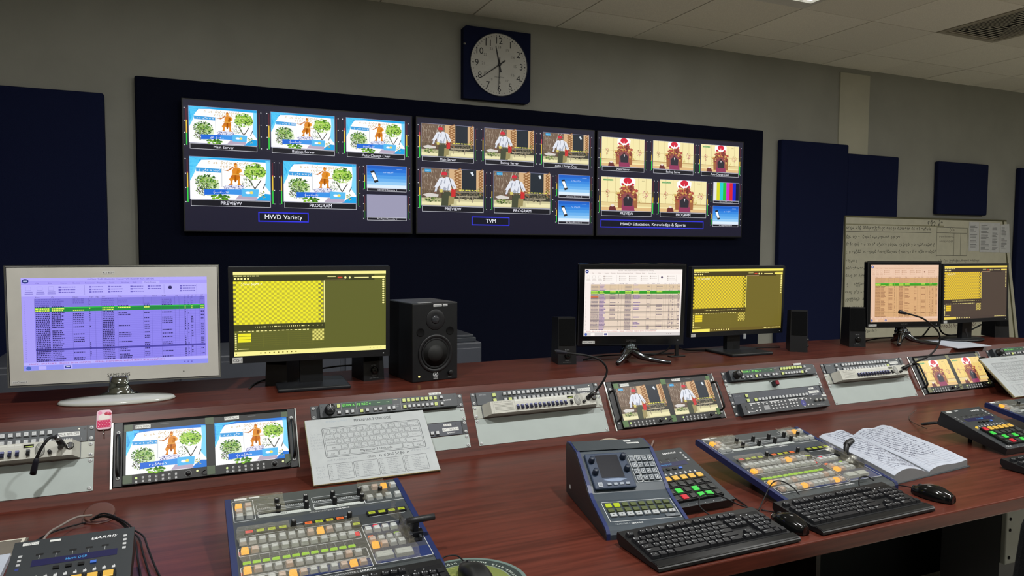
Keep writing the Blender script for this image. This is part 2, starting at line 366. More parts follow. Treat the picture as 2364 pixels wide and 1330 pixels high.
# ------------------------------------------------------------------ pictures shown on screens (flat on the glass, x to the right and y up, in mm)
def blob(b, cx, cy, r, z, cols, n, rnd, sq=.7, k2=1.0):
    for k in range(n):
        a = rnd.random() * 6.283; d = r * math.sqrt(rnd.random()); x, y = cx + d * math.cos(a), cy + d * math.sin(a) * sq; s = r * rnd.uniform(.1, .22) * k2
        b.poly([(x + s * math.cos(a + q), y + s * .7 * math.sin(a + q)) for q in (0, 1.2, 2.5, 3.6, 4.9)], z + k * 1e-4, rnd.choice(cols))
def pic_statue(b, X, Y, W, H, z, blue='#10a5e8', D=.12, logo=True):
    rnd = random.Random(3); p = lambda u, v: (X + u * W, Y + v * H); q = lambda P: [p(*a) for a in P]
    b.rect(X, Y, X + W, Y + H, z, '#ffffff')
    b.poly(q([(0, 1), (1, 1), (1, .93), (.62, .94), (.30, .95), (.14, .93), (.05, .72), (0, .55)]), z + D, blue)
    b.poly(q([(0, .99), (0, .42), (.05, .6), (.12, .93), (.3, 1)]), z + D, '#63d2fb'); b.poly(q([(.94, .98), (1, .97), (1, .2), (.93, .36), (.95, .7)]), z + D, '#7fd8fb')
    b.poly(q([(.80, 0), (1, 0), (1, .16), (.93, .17), (.86, .09)]), z + D, blue); b.poly(q([(.07, .76), (.17, .91), (.60, .88), (.60, .76)]), z + 2 * D, '#fdfdff')
    for k in range(2): b.script(X + W * (.22 if k == 0 else .37), X + W * (.77 if k == 0 else .72), Y + H * (.85 - .085 * k), H * .058, z + 3 * D, '#c9a54d', rnd=rnd)
    if logo: b.text('MWD', X + W * .78, Y + H * .885, H * .03, z + 3 * D, '#b03048')
    b.poly(q([(.075, .655), (.38, .64), (.38, .73), (.075, .745)]), z + 3 * D, '#3d9fe0'); b.script(X + W * .11, X + W * .36, Y + H * .672, H * .045, z + 4 * D, '#ffffff', rnd=rnd)
    b.rect(*p(.385, .3), *p(.389, .74), z + 3 * D, '#8a96a0'); b.poly(q([(.075, .76), (.075, .20), (.19, .08), (.19, .76)]), z + 2.2 * D, '#fbfdff')
    b.poly(q([(.075, .5), (.2, .55), (.34, .45), (.36, .3), (.3, .06), (.13, .12), (.075, .2)]), z + 2 * D, '#dfeec6')
    blob(b, *p(.20, .41), W * .14, z + 3 * D, ['#3b7a1e', '#6ea12b', '#244d15', '#93bb4a', '#c3d79a', '#2c4420'], 190, rnd, .75, .5); blob(b, *p(.17, .2), W * .10, z + 3 * D, ['#34501c', '#5b5a3a', '#6f9a34', '#3c3a30'], 110, rnd, .7, .5)
    b.line(*p(.80, .28), *p(.72, .52), W * .012, z + 3 * D, '#3a3a30'); b.line(*p(.80, .28), *p(.88, .5), W * .012, z + 3 * D, '#3a3a30'); b.line(*p(.9, .28), *p(.935, .42), W * .01, z + 3 * D, '#30343a')
    b.poly(q([(.66, .66), (.70, .80), (.78, .84), (.88, .80), (.945, .72), (.93, .60), (.86, .57), (.78, .62), (.70, .58)]), z + 3.5 * D, '#a9cf5a'); b.poly(q([(.09, .36), (.12, .50), (.20, .54), (.30, .47), (.33, .36), (.24, .30)]), z + 2.9 * D, '#a8c383')
    blob(b, *p(.80, .70), W * .14, z + 4 * D, ['#6fae1f', '#8fcb2f', '#3f7416', '#b5d95a', '#2f5a18', '#d2e68a'], 230, rnd, .8, .5); blob(b, *p(.70, .42), W * .07, z + 4 * D, ['#5f8a2a', '#3d5c26', '#93b23d', '#4a4a3a'], 80, rnd, 1, .5)
    blob(b, *p(.90, .14), W * .045, z + 4 * D, ['#5f9a2a', '#2f5c16', '#d0c13d'], 26, rnd, 1.2)
    b.poly(q([(.40, .22), (.43, .34), (.55, .37), (.66, .34), (.68, .22)]), z + 5 * D, '#e6e6f6')
    for k in range(46):
        x, y = .41 + .25 * rnd.random(), .24 + .11 * rnd.random(); b.line(*p(x, y), *p(x + .02 * rnd.uniform(-1, 1), y + .03 * rnd.uniform(-1, 1)), W * .006, z + 6 * D, '#39408f')
    g = ['#e08a1e', '#c96f10', '#f2a63a']
    dk = '#8f4a0c'
    for P, c in (([(.485, .37), (.515, .37), (.52, .46), (.545, .52), (.50, .545), (.475, .50), (.495, .44)], g[0]), ([(.475, .36), (.52, .36), (.52, .38), (.475, .38)], g[1]),
                 ([(.585, .37), (.615, .37), (.61, .47), (.615, .55), (.565, .55), (.585, .46)], g[0]), ([(.58, .36), (.625, .36), (.625, .38), (.58, .38)], g[1]),
                 ([(.49, .53), (.53, .50), (.555, .43), (.585, .50), (.615, .54), (.61, .60), (.51, .60)], g[1]), ([(.545, .43), (.565, .43), (.57, .60), (.545, .60)], dk),
                 ([(.515, .60), (.605, .60), (.61, .63), (.515, .63)], g[2]), ([(.52, .63), (.60, .63), (.62, .70), (.61, .77), (.575, .79), (.535, .78), (.515, .70)], g[0]),
                 ([(.565, .63), (.60, .63), (.612, .72), (.58, .75)], dk), ([(.535, .775), (.505, .735), (.475, .70), (.44, .698), (.44, .712), (.47, .725), (.495, .76), (.525, .79)], g[1]),
                 ([(.60, .775), (.635, .74), (.635, .68), (.595, .635), (.59, .65), (.615, .69), (.61, .73)], g[2])):
        b.poly(q(P), z + 7 * D, c)
    b.line(*p(.40, .715), *p(.47, .69), H * .012, z + 7.9 * D, '#b7793a'); b.line(*p(.50, .62), *p(.67, .605), H * .012, z + 7.9 * D, '#d9a03a')
    b.disc(*p(.558, .825), W * .022, z + 7.8 * D, g[2], n=10, ry=H * .036); b.poly(q([(.535, .845), (.582, .845), (.572, .875), (.56, .905), (.545, .875)]), z + 7.9 * D, g[1]); b.rect(*p(.55, .79), *p(.57, .81), z + 7.9 * D, g[1])
    b.poly(q([(.17, .10), (.62, .15), (.74, .12), (.74, .27), (.6, .25), (.17, .24)]), z + 8 * D, '#1668d8'); b.poly(q([(.45, .13), (.74, .12), (.74, .26), (.45, .25)]), z + 8.5 * D, '#3b95ea')
    b.script(X + W * .28, X + W * .48, Y + H * .15, H * .05, z + 9 * D, '#ffffff', rnd=rnd)
    b.poly(q([(.55, .01), (.60, .12), (.83, .1), (.83, .01)]), z + 8.6 * D, '#b9a9c0'); blob(b, *p(.36, .05), W * .12, z + 8.7 * D, ['#5f9a1e', '#86bb2f', '#2f6c16'], 36, rnd, .3)
    b.poly(q([(.63, .09), (.84, .09), (.85, .27), (.63, .28)]), z + 9 * D, '#58bdf2'); b.disc(*p(.71, .18), W * .035, z + 9.5 * D, '#ffffff', n=10, ry=H * .03); b.disc(*p(.755, .185), W * .024, z + 10 * D, '#f7e26a', n=10, ry=H * .034)
def pic_village(b, X, Y, W, H, z, D=.12, logo=True, dim=1.0):
    rnd = random.Random(8); p = lambda u, v: (X + u * W, Y + v * H); q = lambda P: [p(*a) for a in P]
    b.rect(X, Y, X + W, Y + H, z, '#75675c'); b.poly(q([(0, .35), (.45, .35), (.45, 1), (0, 1)]), z + D, '#75604f')
    for k in range(260):
        x, y = rnd.random() * .43, .38 + rnd.random() * .60; b.line(*p(x, y), *p(x + .008, y - .06), W * .004, z + 2 * D, rnd.choice(['#a89684', '#5e4a3a', '#c0b2a0', '#6e5644']))
    b.rect(*p(.0, .22), *p(.34, .42), z + 2 * D, '#4b3a2c')
    for k in range(26): b.line(*p(.01 + .012 * k, .24), *p(.012 + .012 * k, .44), W * .004, z + 3 * D, '#8f7b62')
    def weave(x0, x1):
        b.rect(*p(x0, .36), *p(x1, 1), z + 2 * D, '#d6b083'); n = 4
        for k in range(n):
            y = .40 + k * .155; m = (x0 + x1) / 2
            for s_ in (0, .075): b.line(*p(x1 - .01, y + s_ + .09), *p(m - .02, y + s_), H * .03, z + 3 * D, '#96663a'); b.line(*p(m - .02, y + s_), *p(x1 - .01, y + s_ - .09), H * .03, z + 3 * D, '#96663a')
    weave(.44, .64); weave(.88, 1.0)
    b.rect(*p(.64, .38), *p(.88, 1), z + 3 * D, '#1d2630')
    b.rect(*p(.46, .20), *p(1, .40), z + 2.5 * D, '#3a382f'); b.rect(*p(0, 0), *p(1, .20), z + 2 * D, '#cfc79a'); b.rect(*p(0, .02), *p(.36, .10), z + 3 * D, '#efe8b8'); b.rect(*p(.56, .03), *p(1, .13), z + 3 * D, '#efe6b4'); blob(b, *p(.2, .17), W * .16, z + 3.2 * D, ['#7f8a52', '#a3a878', '#5c6a3c', '#b9b48c'], 60, rnd, .25, .6); blob(b, *p(.75, .30), W * .2, z + 3.4 * D, ['#4a4638', '#2b2a24', '#6a6450', '#8d8468'], 120, rnd, .35, .45)
    for k in range(7): b.rect(*p(.60 + .05 * k, .42 + .008 * (k % 2)), *p(.635 + .05 * k, .45), z + 4 * D, '#e8e25a')
    b.line(*p(.55, .38), *p(.98, .40), H * .02, z + 4 * D, '#8b8272'); b.line(*p(.55, .26), *p(.92, .27), H * .03, z + 4 * D, '#b5a98f')
    for x in (.60, .82): b.line(*p(x, .10), *p(x, .27), W * .014, z + 4 * D, '#9a8d76')
    b.line(*p(.26, .6), *p(.33, .99), W * .006, z + 4 * D, '#d9d4c8'); b.line(*p(.29, .6), *p(.39, .99), W * .006, z + 4 * D, '#cfc9bb')
    blob(b, *p(.12, .16), W * .08, z + 4 * D, ['#5c7a35', '#8aa050', '#3b4a28'], 22, rnd, .4); blob(b, *p(.94, .42), W * .05, z + 4.5 * D, ['#7d8d45', '#a9b078', '#4d5a30'], 26, rnd, 1.4)
    b.poly(q([(.02, .29), (.12, .34), (.27, .30), (.26, .24), (.08, .23)]), z + 5 * D, '#d9d3cd')
    b.poly(q([(.31, .0), (.32, .28), (.36, .38), (.45, .38), (.50, .26), (.46, .0)]), z + 6 * D, '#454a36'); b.poly(q([(.42, .0), (.43, .27), (.52, .27), (.51, .06)]), z + 6.3 * D, '#9c8f5e')
    b.poly(q([(.20, .50), (.28, .74), (.35, .78), (.42, .78), (.50, .72), (.56, .50), (.52, .45), (.47, .58), (.46, .40), (.30, .40), (.29, .56), (.24, .46)]), z + 7 * D, '#e4e7f0')
    for P in ([(.29, .56), (.31, .70), (.33, .70), (.31, .55)], [(.40, .42), (.43, .60), (.445, .60), (.42, .42)], [(.33, .44), (.36, .52), (.40, .46), (.37, .40)], [(.49, .60), (.53, .52), (.54, .48), (.50, .55)], [(.35, .62), (.37, .74), (.38, .74), (.37, .60)]): b.poly(q(P), z + 7.1 * D, '#a8adbb')
    b.poly(q([(.30, .395), (.46, .395), (.46, .42), (.30, .42)]), z + 7.15 * D, '#6b6a4c'); b.poly(q([(.28, .44), (.335, .44), (.33, .36), (.285, .36)]), z + 7.18 * D, '#d8c96a')
    b.poly(q([(.22, .50), (.25, .46), (.23, .36), (.20, .36)]), z + 7.2 * D, '#d5dae6'); b.disc(*p(.215, .345), W * .017, z + 7.3 * D, '#7c5040', n=8); b.disc(*p(.545, .44), W * .016, z + 7.3 * D, '#7c5040', n=8); b.disc(*p(.355, .81), W * .036, z + 8 * D, '#8c5a46', n=12, ry=H * .062)
    b.poly(q([(.31, .83), (.315, .90), (.36, .925), (.405, .89), (.405, .83)]), z + 9 * D, '#d3283c'); b.line(*p(.44, .76), *p(.50, .40), W * .01, z + 8 * D, '#20262e')
    b.poly(q([(.47, .24), (.47, .46), (.54, .44), (.54, .26)]), z + 8 * D, '#cc2d2d')
    if logo: b.rect(*p(.05, .90), *p(.15, .975), z + 9 * D, '#2aa0d8'); b.text('MRTV', X + W * .06, Y + H * .915, H * .03, z + 10 * D, '#c8ecff', w=W * .08); b.poly(q([(.78, .93), (.82, .95), (.84, .86), (.81, .84)]), z + 9 * D, '#dfe9f2')
def pic_throne(b, X, Y, W, H, z, bg='#f6e9ae', D=.12, logo=True):
    rnd = random.Random(4); p = lambda u, v: (X + u * W, Y + v * H); q = lambda P: [p(*a) for a in P]
    b.rect(X, Y, X + W, Y + H, z, bg)
    for x in (.12, .27, .73, .88): b.rect(*p(x, .25), *p(x + .006, 1), z + D, '#c9b27a')
    b.rect(*p(0, 0), *p(1, .10), z + D, '#e2bb82'); b.rect(*p(0, .14), *p(1, .25), z + D, '#e8d296'); b.rect(*p(0, .235), *p(1, .255), z + 2 * D, '#b58d55'); b.line(*p(0, .55), *p(1, .55), H * .008, z + 2 * D, '#c79e60')
    for x in (.12, .88):
        blob(b, *p(x, .52), W * .06, z + 3 * D, ['#c04a50', '#e0929a', '#8a6a3c', '#d9b070'], 30, rnd, 1.2)
    b.poly(q([(.36, .95), (.42, 1), (.62, 1), (.67, .95), (.66, .80), (.60, .66), (.42, .66), (.36, .80)]), z + 2 * D, '#ffffff')
    b.disc(*p(.515, .91), W * .085, z + 3 * D, '#d6203a', n=18, ry=H * .095)
    b.poly(q([(.38, .82), (.43, .70), (.47, .76), (.42, .84)]), z + 3.5 * D, '#c8243c'); b.poly(q([(.65, .82), (.60, .70), (.56, .76), (.61, .84)]), z + 3.5 * D, '#c8243c'); b.poly(q([(.49, .70), (.515, .90), (.54, .70)]), z + 4 * D, '#ffffff')
    b.poly(q([(.33, .08), (.32, .45), (.38, .62), (.52, .69), (.66, .62), (.72, .45), (.71, .08)]), z + 4 * D, '#a3653c')
    blob(b, *p(.52, .50), W * .19, z + 4.5 * D, ['#8d3d38', '#d9a75a', '#b5513f', '#e8c77a', '#6f2f2a'], 110, rnd, .8); blob(b, *p(.30, .42), W * .05, z + 4.5 * D, ['#d9c24a', '#b89b30'], 22, rnd, 2); blob(b, *p(.75, .42), W * .05, z + 4.5 * D, ['#d9c24a', '#b89b30'], 22, rnd, 2)
    b.poly(q([(.41, .1), (.40, .42), (.46, .53), (.58, .53), (.64, .42), (.63, .1)]), z + 6 * D, '#8e4a4e')
    b.poly(q([(.40, .0), (.40, .17), (.64, .17), (.66, .0)]), z + 6.5 * D, '#94365c')
    b.poly(q([(.44, .15), (.43, .36), (.48, .44), (.56, .44), (.62, .35), (.61, .15)]), z + 7 * D, '#2c2832'); b.disc(*p(.52, .46), W * .028, z + 7.5 * D, '#4a2a26', n=10, ry=H * .045); b.poly(q([(.51, .43), (.54, .43), (.525, .33)]), z + 8 * D, '#e8e0e4')
    b.poly(q([(.15, .0), (.16, .10), (.2, .16), (.27, .13), (.3, 0)]), z + 6 * D, '#6a2b2a'); b.disc(*p(.22, .15), W * .035, z + 6.5 * D, '#ece0d8', n=9, ry=H * .035)
    if logo: b.rect(*p(.04, .89), *p(.23, .935), z + 5 * D, '#4f9a48'); b.script(X + W * .05, X + W * .22, Y + H * .90, H * .022, z + 6 * D, '#e6f5da', rnd=rnd); b.text('MWD', X + W * .80, Y + H * .90, H * .03, z + 5 * D, '#7a6a48')
def pic_phone(b, X, Y, W, H, z, D=.12, tilt=0):
    p = lambda u, v: (X + u * W, Y + v * H); cols = ['#1560c8', '#1f74d8', '#3589e2', '#4d9ee9', '#6bb2f0', '#97cdf6', '#dff0fc']
    for k, c in enumerate(cols): b.rect(X, Y + H * (1 - (k + 1) / 7), X + W, Y + H * (1 - k / 7), z, c)
    b.poly([p(*a) for a in ((.08, .74), (.18, .78), (.29, .28), (.19, .22))], z + D, '#15181c'); b.poly([p(*a) for a in ((.10, .66), (.18, .69), (.265, .36), (.185, .33))], z + 2 * D, '#ffffff')
    b.script(X + W * .40, X + W * .68, Y + H * .68, H * .06, z + D, '#d5e6ff'); b.rect(*p(.75, .86), *p(.9, .875), z + D, '#a7c4f2')
def pic_bars(b, X, Y, W, H, z, D=.12):
    cs = ['#e6e6e6', '#d8d820', '#20d0d0', '#20c030', '#d020c8', '#d82030', '#1020d0', '#080c30']
    for k, c in enumerate(cs): b.rect(X + W * k / 8, Y, X + W * (k + 1) / 8, Y + H, z, c)
def meter(b, X, Y, w, H, z, lvl, side):
    b.frame(X, Y, X + w, Y + H, .8, z, '#34343f'); m = X + w * (.62 if side == 'l' else .15); bw = w * .26; D = .12; y0 = Y + H * .05; h = H * .9
    for a, c, k in ((0, '#38d848', .33), (.33, '#f0c840', .67), (.67, '#d04048', 1.0)):
        on = min(max(lvl, a), k); dim = {'#38d848': '#1c5a26', '#f0c840': '#5a4a20', '#d04048': '#571d2c'}[c]
        b.rect(m, y0 + h * a, m + bw, y0 + h * k, z + D, dim)
        if on > a: b.rect(m, y0 + h * a, m + bw, y0 + h * on, z + 2 * D, c)
    tx = X + w * (.30 if side == 'l' else .72)
    for a in (.0, .33, .66, 1): b.disc(tx, y0 + h * a, w * .13, z + 2 * D, '#e8e8f0', n=6)

# ------------------------------------------------------------------ three large displays
def display(label, x0, W, pic, title, tw, extra, lv):
    H = 718.0; z0 = 1.476
    t = thing('wall_display', label, 'display', (x0, 4.395, z0), group='large displays side by side on the back wall')
    MB(.001, UP).box(60, W - 60, 60, H - 60, 0, 22, '#0c0d10', 'plastic').build('wall_mount', t)
    b = MB(.001, UP); b.box(0, W, 0, H, 22, 55, '#07080b', 'plastic', 3); b.build('housing', t)
    b = MB(.001, UP); b.rect(9, 9, W - 9, H - 9, 55.3, '#17152a', 'glow')
    S = W; D = .15; z = 55.5; Y = lambda zz: (zz - z0) * 1000
    rows = [('Main Server', .028, .300, 1.958, 2.153, 1.925), ('Backup Server', .359, .634, 1.958, 2.153, 1.925), ('Auto Change Over', .688, .962, 1.958, 2.153, 1.925),
            ('PREVIEW', .028, .353, 1.655, 1.883, 1.617), ('PROGRAM', .409, .731, 1.655, 1.883, 1.617)]
    for i, (nm, a, c, lo, hi, lb) in enumerate(rows):
        xa, xb = a * S, c * S
        b.frame(xa - 2, Y(lo) - 2, xb + 2, Y(hi) + 2, 2, z, '#8c90b0')
        pic(b, xa, Y(lo), xb - xa, Y(hi) - Y(lo), z + D, i >= 2)
        b.rect(xa + 3, Y(lb), xb, Y(lo) - 3, z + 14 * D, '#d8d8e2'); b.rect(xa + 5, Y(lb) + 2, xb - 2, Y(lo) - 5, z + 15 * D, '#0c0c18')
        b.text(nm, (xa + xb) / 2, Y(lb) + (Y(lo) - Y(lb)) * .24, 15 if i < 3 else 19, z + 16 * D, '#f4f4ff', al='c')
        mw = S * .017
        meter(b, xa - S * .022, Y(lb) + 8, mw, Y(hi) - Y(lb) - 8, z, lv[i][0], 'l'); meter(b, xb + S * .005, Y(lb) + 8, mw, Y(hi) - Y(lb) - 8, z, lv[i][1], 'r')
    for k, (kind, lab) in enumerate(extra):
        lo, hi, lb = ((1.75, 1.882, 1.73), (1.575, 1.708, 1.556))[k]; xa, xb = .782 * S, .97 * S
        b.frame(xa - 2, Y(lo) - 2, xb + 2, Y(hi) + 2, 2, z, '#9ca0c0')
        if kind == 'grey': b.rect(xa, Y(lo), xb, Y(hi), z + D, '#9c9ab4')
        elif kind == 'bars': pic_bars(b, xa, Y(lo), xb - xa, Y(hi) - Y(lo), z + D)
        else: pic_phone(b, xa, Y(lo), xb - xa, Y(hi) - Y(lo), z + D)
        b.rect(xa, Y(lb), xb, Y(lo) - 1, z + D, '#e0e0ea'); b.rect(xa + 2, Y(lb) + 2, xb - 2, Y(lo) - 3, z + 2 * D, '#10101c')
        b.text(lab, (xa + xb) / 2, Y(lb) + 5.5, 8.5, z + 3 * D, '#f0f0fa', al='c', w=(xb - xa) * .5)
        meter(b, xa - S * .021, Y(lb) + 3, S * .013, Y(hi) - Y(lb) - 3, z, .62 if kind == 'phone' else .0, 'l'); meter(b, xb + S * .006, Y(lb) + 3, S * .013, Y(hi) - Y(lb) - 3, z, .0, 'r')
    ta, tb, tl, th = tw[0] * S, tw[1] * S, Y(1.536), Y(1.592)
    b.rect(ta, tl, tb, th, z, '#2a2ad8'); b.rect(ta + 4, tl + 4, tb - 4, th - 4, z + D, '#4048f0'); b.rect(ta + 6, tl + 6, tb - 6, th - 6, z + 2 * D, '#05071c')
    b.text(title, (ta + tb) / 2, tl + 17, 25 if len(title) < 14 else 20, z + 3 * D, '#f6f8ff', al='c', w=None if len(title) < 14 else (tb - ta) * .63)
    b.build('screen', t)
display('left of three large wall displays, golden statue pictures and caption MWD Variety', -.020, 1279, lambda b, x, y, w, h, z, l: pic_statue(b, x, y, w, h, z, logo=l), 'MWD Variety', (.300, .516),
        [('phone', 'General Source 1'), ('grey', 'PC Player/Recorder 1')], [(.68, .0), (.66, .0), (.74, .66), (.70, .7), (.70, .0)])
display('middle of three large wall displays, pictures of a man in a red cap, caption TVM', 1.281, 1257, lambda b, x, y, w, h, z, l: pic_village(b, x, y, w, h, z, logo=l), 'TVM', (.290, .498),
        [('phone', 'General Source 2'), ('phone', 'PC Player/Recorder 2')], [(.78, .0), (.74, .0), (.82, .0), (.55, .0), (.5, .0)])
display('right of three large wall displays, throne pictures and caption about education and sports', 2.556, 1269, lambda b, x, y, w, h, z, l: pic_throne(b, x, y, w, h, z, logo=l), 'MWD Education, Knowledge & Sports', (.026, .716),
        [('bars', 'General Source 3'), ('phone', 'PC Player/Recorder 3')], [(.5, .0), (.55, .0), (.5, .5), (.5, .5), (.5, .5)])

# ------------------------------------------------------------------ whiteboard leaning on the wall with pinned papers
t = thing('whiteboard', 'large whiteboard with handwritten notes leaning behind the right end of the desk', 'whiteboard', (4.935, 4.385, 1.668))
lean = math.radians(90 - 1.0); t.rotation_euler = (lean, 0, 0)
BW, BH, BX = 2080, 1230, 250                      # local y runs down from the top edge; the lower right corner stands BX further out
b = MB(.001); b.slab([(0, -BH), (BW + BX, -BH), (BW, 0), (0, 0)], -22, 0, '#c6c3ae', 'paint'); b.build('board', t)
b = MB(.001); f = '#9a977c'
b.slab([(0, -14), (BW, -14), (BW, 0), (0, 0)], -4, 3, f, 'metal'); b.slab([(0, -BH), (BW + BX, -BH), (BW + BX, -BH + 14), (0, -BH + 14)], -4, 3, f, 'metal'); b.slab([(0, -BH), (14, -BH), (14, 0), (0, 0)], -4, 3, f, 'metal')
b.slab([(BW + BX - 62, -BH), (BW + BX - 44, -BH), (BW - 44, -4), (BW - 62, -4)], -4, 3, f, 'metal'); b.rect(14, -76, BW - 870, -66, .6, '#989578', 'paint'); b.build('board_frame', t)
b = MB(.001); rnd = random.Random(12); ink = '#33352f'
b.script(1000, 1190, -58, 34, .8, ink, 'paint', rnd); b.rect(1120, -340, 1123, -80, .8, ink, 'paint')
yy = -108
for k, (e, h_) in enumerate([(1010, 22), (640, 20), (1090, 20), (1090, 20), (120, 18), (1100, 20), (1090, 20), (380, 20), (420, 20), (420, 20), (400, 20), (380, 20), (320, 20), (380, 20)]):
    b.script(22, 22 + e, yy, h_, .8, ink, 'paint', rnd, .18); yy -= 62 if k % 3 else 74
b.rect(14, -132, 1050, -129, .8, ink, 'paint')
for (a, c) in (((1120, -80), (1530, -83)), ((1120, -128), (1520, -131)), ((1120, -330), (1530, -333))): b.line(*a, *c, 3, .8, ink, 'paint')
b.line(1350, -130, 1350, -330, 3, .8, ink, 'paint'); b.line(1440, -130, 1440, -330, 3, .8, ink, 'paint'); b.line(1530, -80, 1530, -330, 3, .8, ink, 'paint')
b.script(1270, 1350, -112, 22, .8, ink, 'paint', rnd); b.script(1140, 1340, -170, 14, .8, '#6a6a60', 'paint', rnd); b.script(1160, 1330, -210, 14, .8, '#6a6a60', 'paint', rnd)
b.script(1150, 1700, -385, 18, .8, ink, 'paint', rnd); b.script(1160, 1850, -440, 22, .8, ink, 'paint', rnd); b.script(1150, 1800, -980, 30, .8, '#5a3a38', 'paint', rnd)
b.build('handwriting', t)
def pinned(lab, x0, x1, y0, y1, sk, z):
    o = MB(.001); o.slab([(x0, y1), (x1, y1 + sk * .3), (x1 + sk, y0), (x0 + sk * .2, y0)], z, z + .8, '#c8c9c8', 'paper'); r2 = random.Random(int(x0)); yy = y1 - 30
    while yy > y0 + 20:
        if r2.random() < .8: o.rect(x0 + 16, yy, x0 + 16 + (x1 - x0 - 40) * r2.uniform(.5, 1), yy + 4, z + .9, '#5d5e60', 'paint')
        yy -= 11
    o = o.build('notice_sheet'); M4 = Matrix.Translation((4.935, 4.385, 1.668)) @ Matrix.Rotation(lean, 4, 'X'); o.matrix_world = M4
    return tag(o, lab, 'notice', 'printed sheets pinned on the whiteboard')
pinned('leftmost printed sheet pinned on the whiteboard, mostly empty', 1250 + 300, 1250 + 440, -290, -26, 5, 1)
pinned('second printed sheet pinned on the whiteboard, dense text', 1700, 1860, -300, -28, 4, 2.2)
pinned('third printed sheet pinned on the whiteboard, two columns', 1862, 1985, -302, -30, 6, 1.2)
pinned('rightmost printed sheet pinned over the whiteboard edge, slanting', 1990, 2115, -305, -45, 28, 3.4)

# ------------------------------------------------------------------ control desk
WOOD = '#4f251c'; TZ = .75; LZ = .95
TILT = 1.0433; RY, RZ = 2.136, .7734
t = thing('control_desk', 'long dark mahogany control desk with a sloped equipment bay and a raised rear shelf', 'desk', (1.4, 1.9, 0))
b = MB(1, Matrix.Translation((-1.4, -1.9, 0)))
b.box(-2.3, 6.3, 1.195, 2.14, TZ - .036, TZ, WOOD, 'wood', .003); b.build('worktop', t)
b = MB(1, Matrix.Translation((-1.4, -1.9, 0))); nx, nz = -.8643, .503
def sl(d, o): return (2.122 + d * .503 + nx * o, TZ + d * .8643 + nz * o)     # along the slope, offset from it
b.prism([sl(0, 0), sl(.2314, 0), sl(.2314, -.018), sl(0, -.018)], -2.3, 6.3, WOOD, 'wood'); b.build('slope_panel', t)
b = MB(1, Matrix.Translation((-1.4, -1.9, 0)))
b.slab([(-2.3, 2.238), (6.3, 2.238), (6.3, 2.20), (6.3, 2.30), (4.1, 2.30), (3.93, 2.33), (3.88, 2.44), (3.75, 2.54), (3.55, 2.61), (3.2, 2.66), (2.7, 2.68), (-2.3, 2.68)][0:2] + [(6.3, 2.30), (4.05, 2.30), (3.93, 2.34), (3.87, 2.44), (3.74, 2.54), (3.5, 2.61), (3.1, 2.66), (2.6, 2.68), (-2.3, 2.68)], LZ - .03, LZ, WOOD, 'wood'); b.build('rear_shelf', t)
T0 = Matrix.Translation((-1.4, -1.9, 0))
MB(1, T0).box(-2.3, 3.2, 2.60, 2.62, .02, LZ - .031, '#15171c', 'matte').build('back_panel', t)
MB(1, T0).box(-2.3, 6.3, 2.05, 2.07, .02, TZ - .037, '#1c2022', 'matte').build('modesty_panel', t)
for x in (-2.3, -.35, 2.0, 6.28): MB(1, T0).box(x, x + .02, 1.85, 2.05, .0, TZ - .037, '#1c1614', 'wood').build('support_panel', t)
# pale equipment cabinet under the right end of the desk
t = thing('equipment_cabinet', 'pale grey metal cabinet door with screws under the right end of the desk', 'cabinet', (2.64, 1.6, .0))
MB(1).box(0, .75, .02, .24, .02, .70, '#2b2c2e', 'paint').build('cabinet_body', t)
MB(1).box(0, .75, 0, .02, .285, .66, '#6d7069', 'paint', .004).build('door', t)
for z in (.31, .41, .45, .62): MB(1, Matrix.Translation((.02, 0, z)) @ UP).lathe(0, 0, [(.006, 0), (.006, .002), (.003, .004)], '#1b1c1d', 'metal', 10).build('screw', t)

# low grey cabinets in the dark behind the desk
t = thing('storage_cabinet', 'long low grey metal cabinet standing behind the desk, seen below the monitors', 'cabinet', (.0, 3.4, 0))
MB(1).box(-.75, 1.345, 0, .45, 0, .925, '#4a4d55', 'paint', .006).build('cabinet_body', t)
for x in (-.75, -.05, .65): MB(1).box(x + .01, x + .685, -.012, 0, .06, .90, '#4d5059', 'paint', .003).build('door', t)
t = thing('storage_box', 'flat grey box lying on the low cabinet behind the black studio speaker', 'box', (.95, 3.42, .926))
MB(1).box(0, .372, 0, .3, 0, .022, '#3c4047', 'paint', .003).build('box_body', t); MB(1).box(0, .36, .003, .3, .022, .036, '#3a3e45', 'paint', .003).build('box_lid', t)

# ------------------------------------------------------------------ rack equipment: x right, y up the slope, z out of it (mm)
RX = {1: -.721, 2: -.198, 3: .326, 4: .838, 5: 1.349, 6: 1.873, 7: 2.389, 8: 2.910, 9: 3.446}
def rack_thing(name, label, cat, n, y_mm, group=None):
    d = y_mm * .001
    return thing(name, label, cat, (RX[n], RY + d * .5037, RZ + d * .8639), (TILT, 0, 0), group)
_proto = {}
def shared(key, make):
    if key not in _proto: _proto[key] = make().data
    else: return None
def part(key, make, name, parent, loc=(0, 0, 0), rot=None):
    """a part whose mesh is shared between repeats"""
    if key not in _proto:
        o = make().build(name, parent); _proto[key] = o.data
    else:
        o = bpy.data.objects.new(name, _proto[key]); SC.collection.objects.link(o); o.parent = parent
    o.location = [v * .001 for v in loc]
    if rot: o.rotation_euler = rot
    return o
def screw(t, x, y, z=2):
    def mk():
        b = MB(); b.lathe(0, 0, [(5, 0), (4.9, 1.6), (3.6, 3.0), (1.5, 3.5)], '#c6c9ca', 'cap', 14)
        b.rect(-2.6, -.5, 2.6, .5, 3.55, '#22252a', 'metal'); return b.rect(-.5, -2.6, .5, 2.6, 3.56, '#22252a', 'metal')
    part('screw', mk, 'screw', t, (x, y, z))
def ears(t, H):
    for x in (8, 474.6):
        for y in ((8, H - 8)): screw(t, x, y)
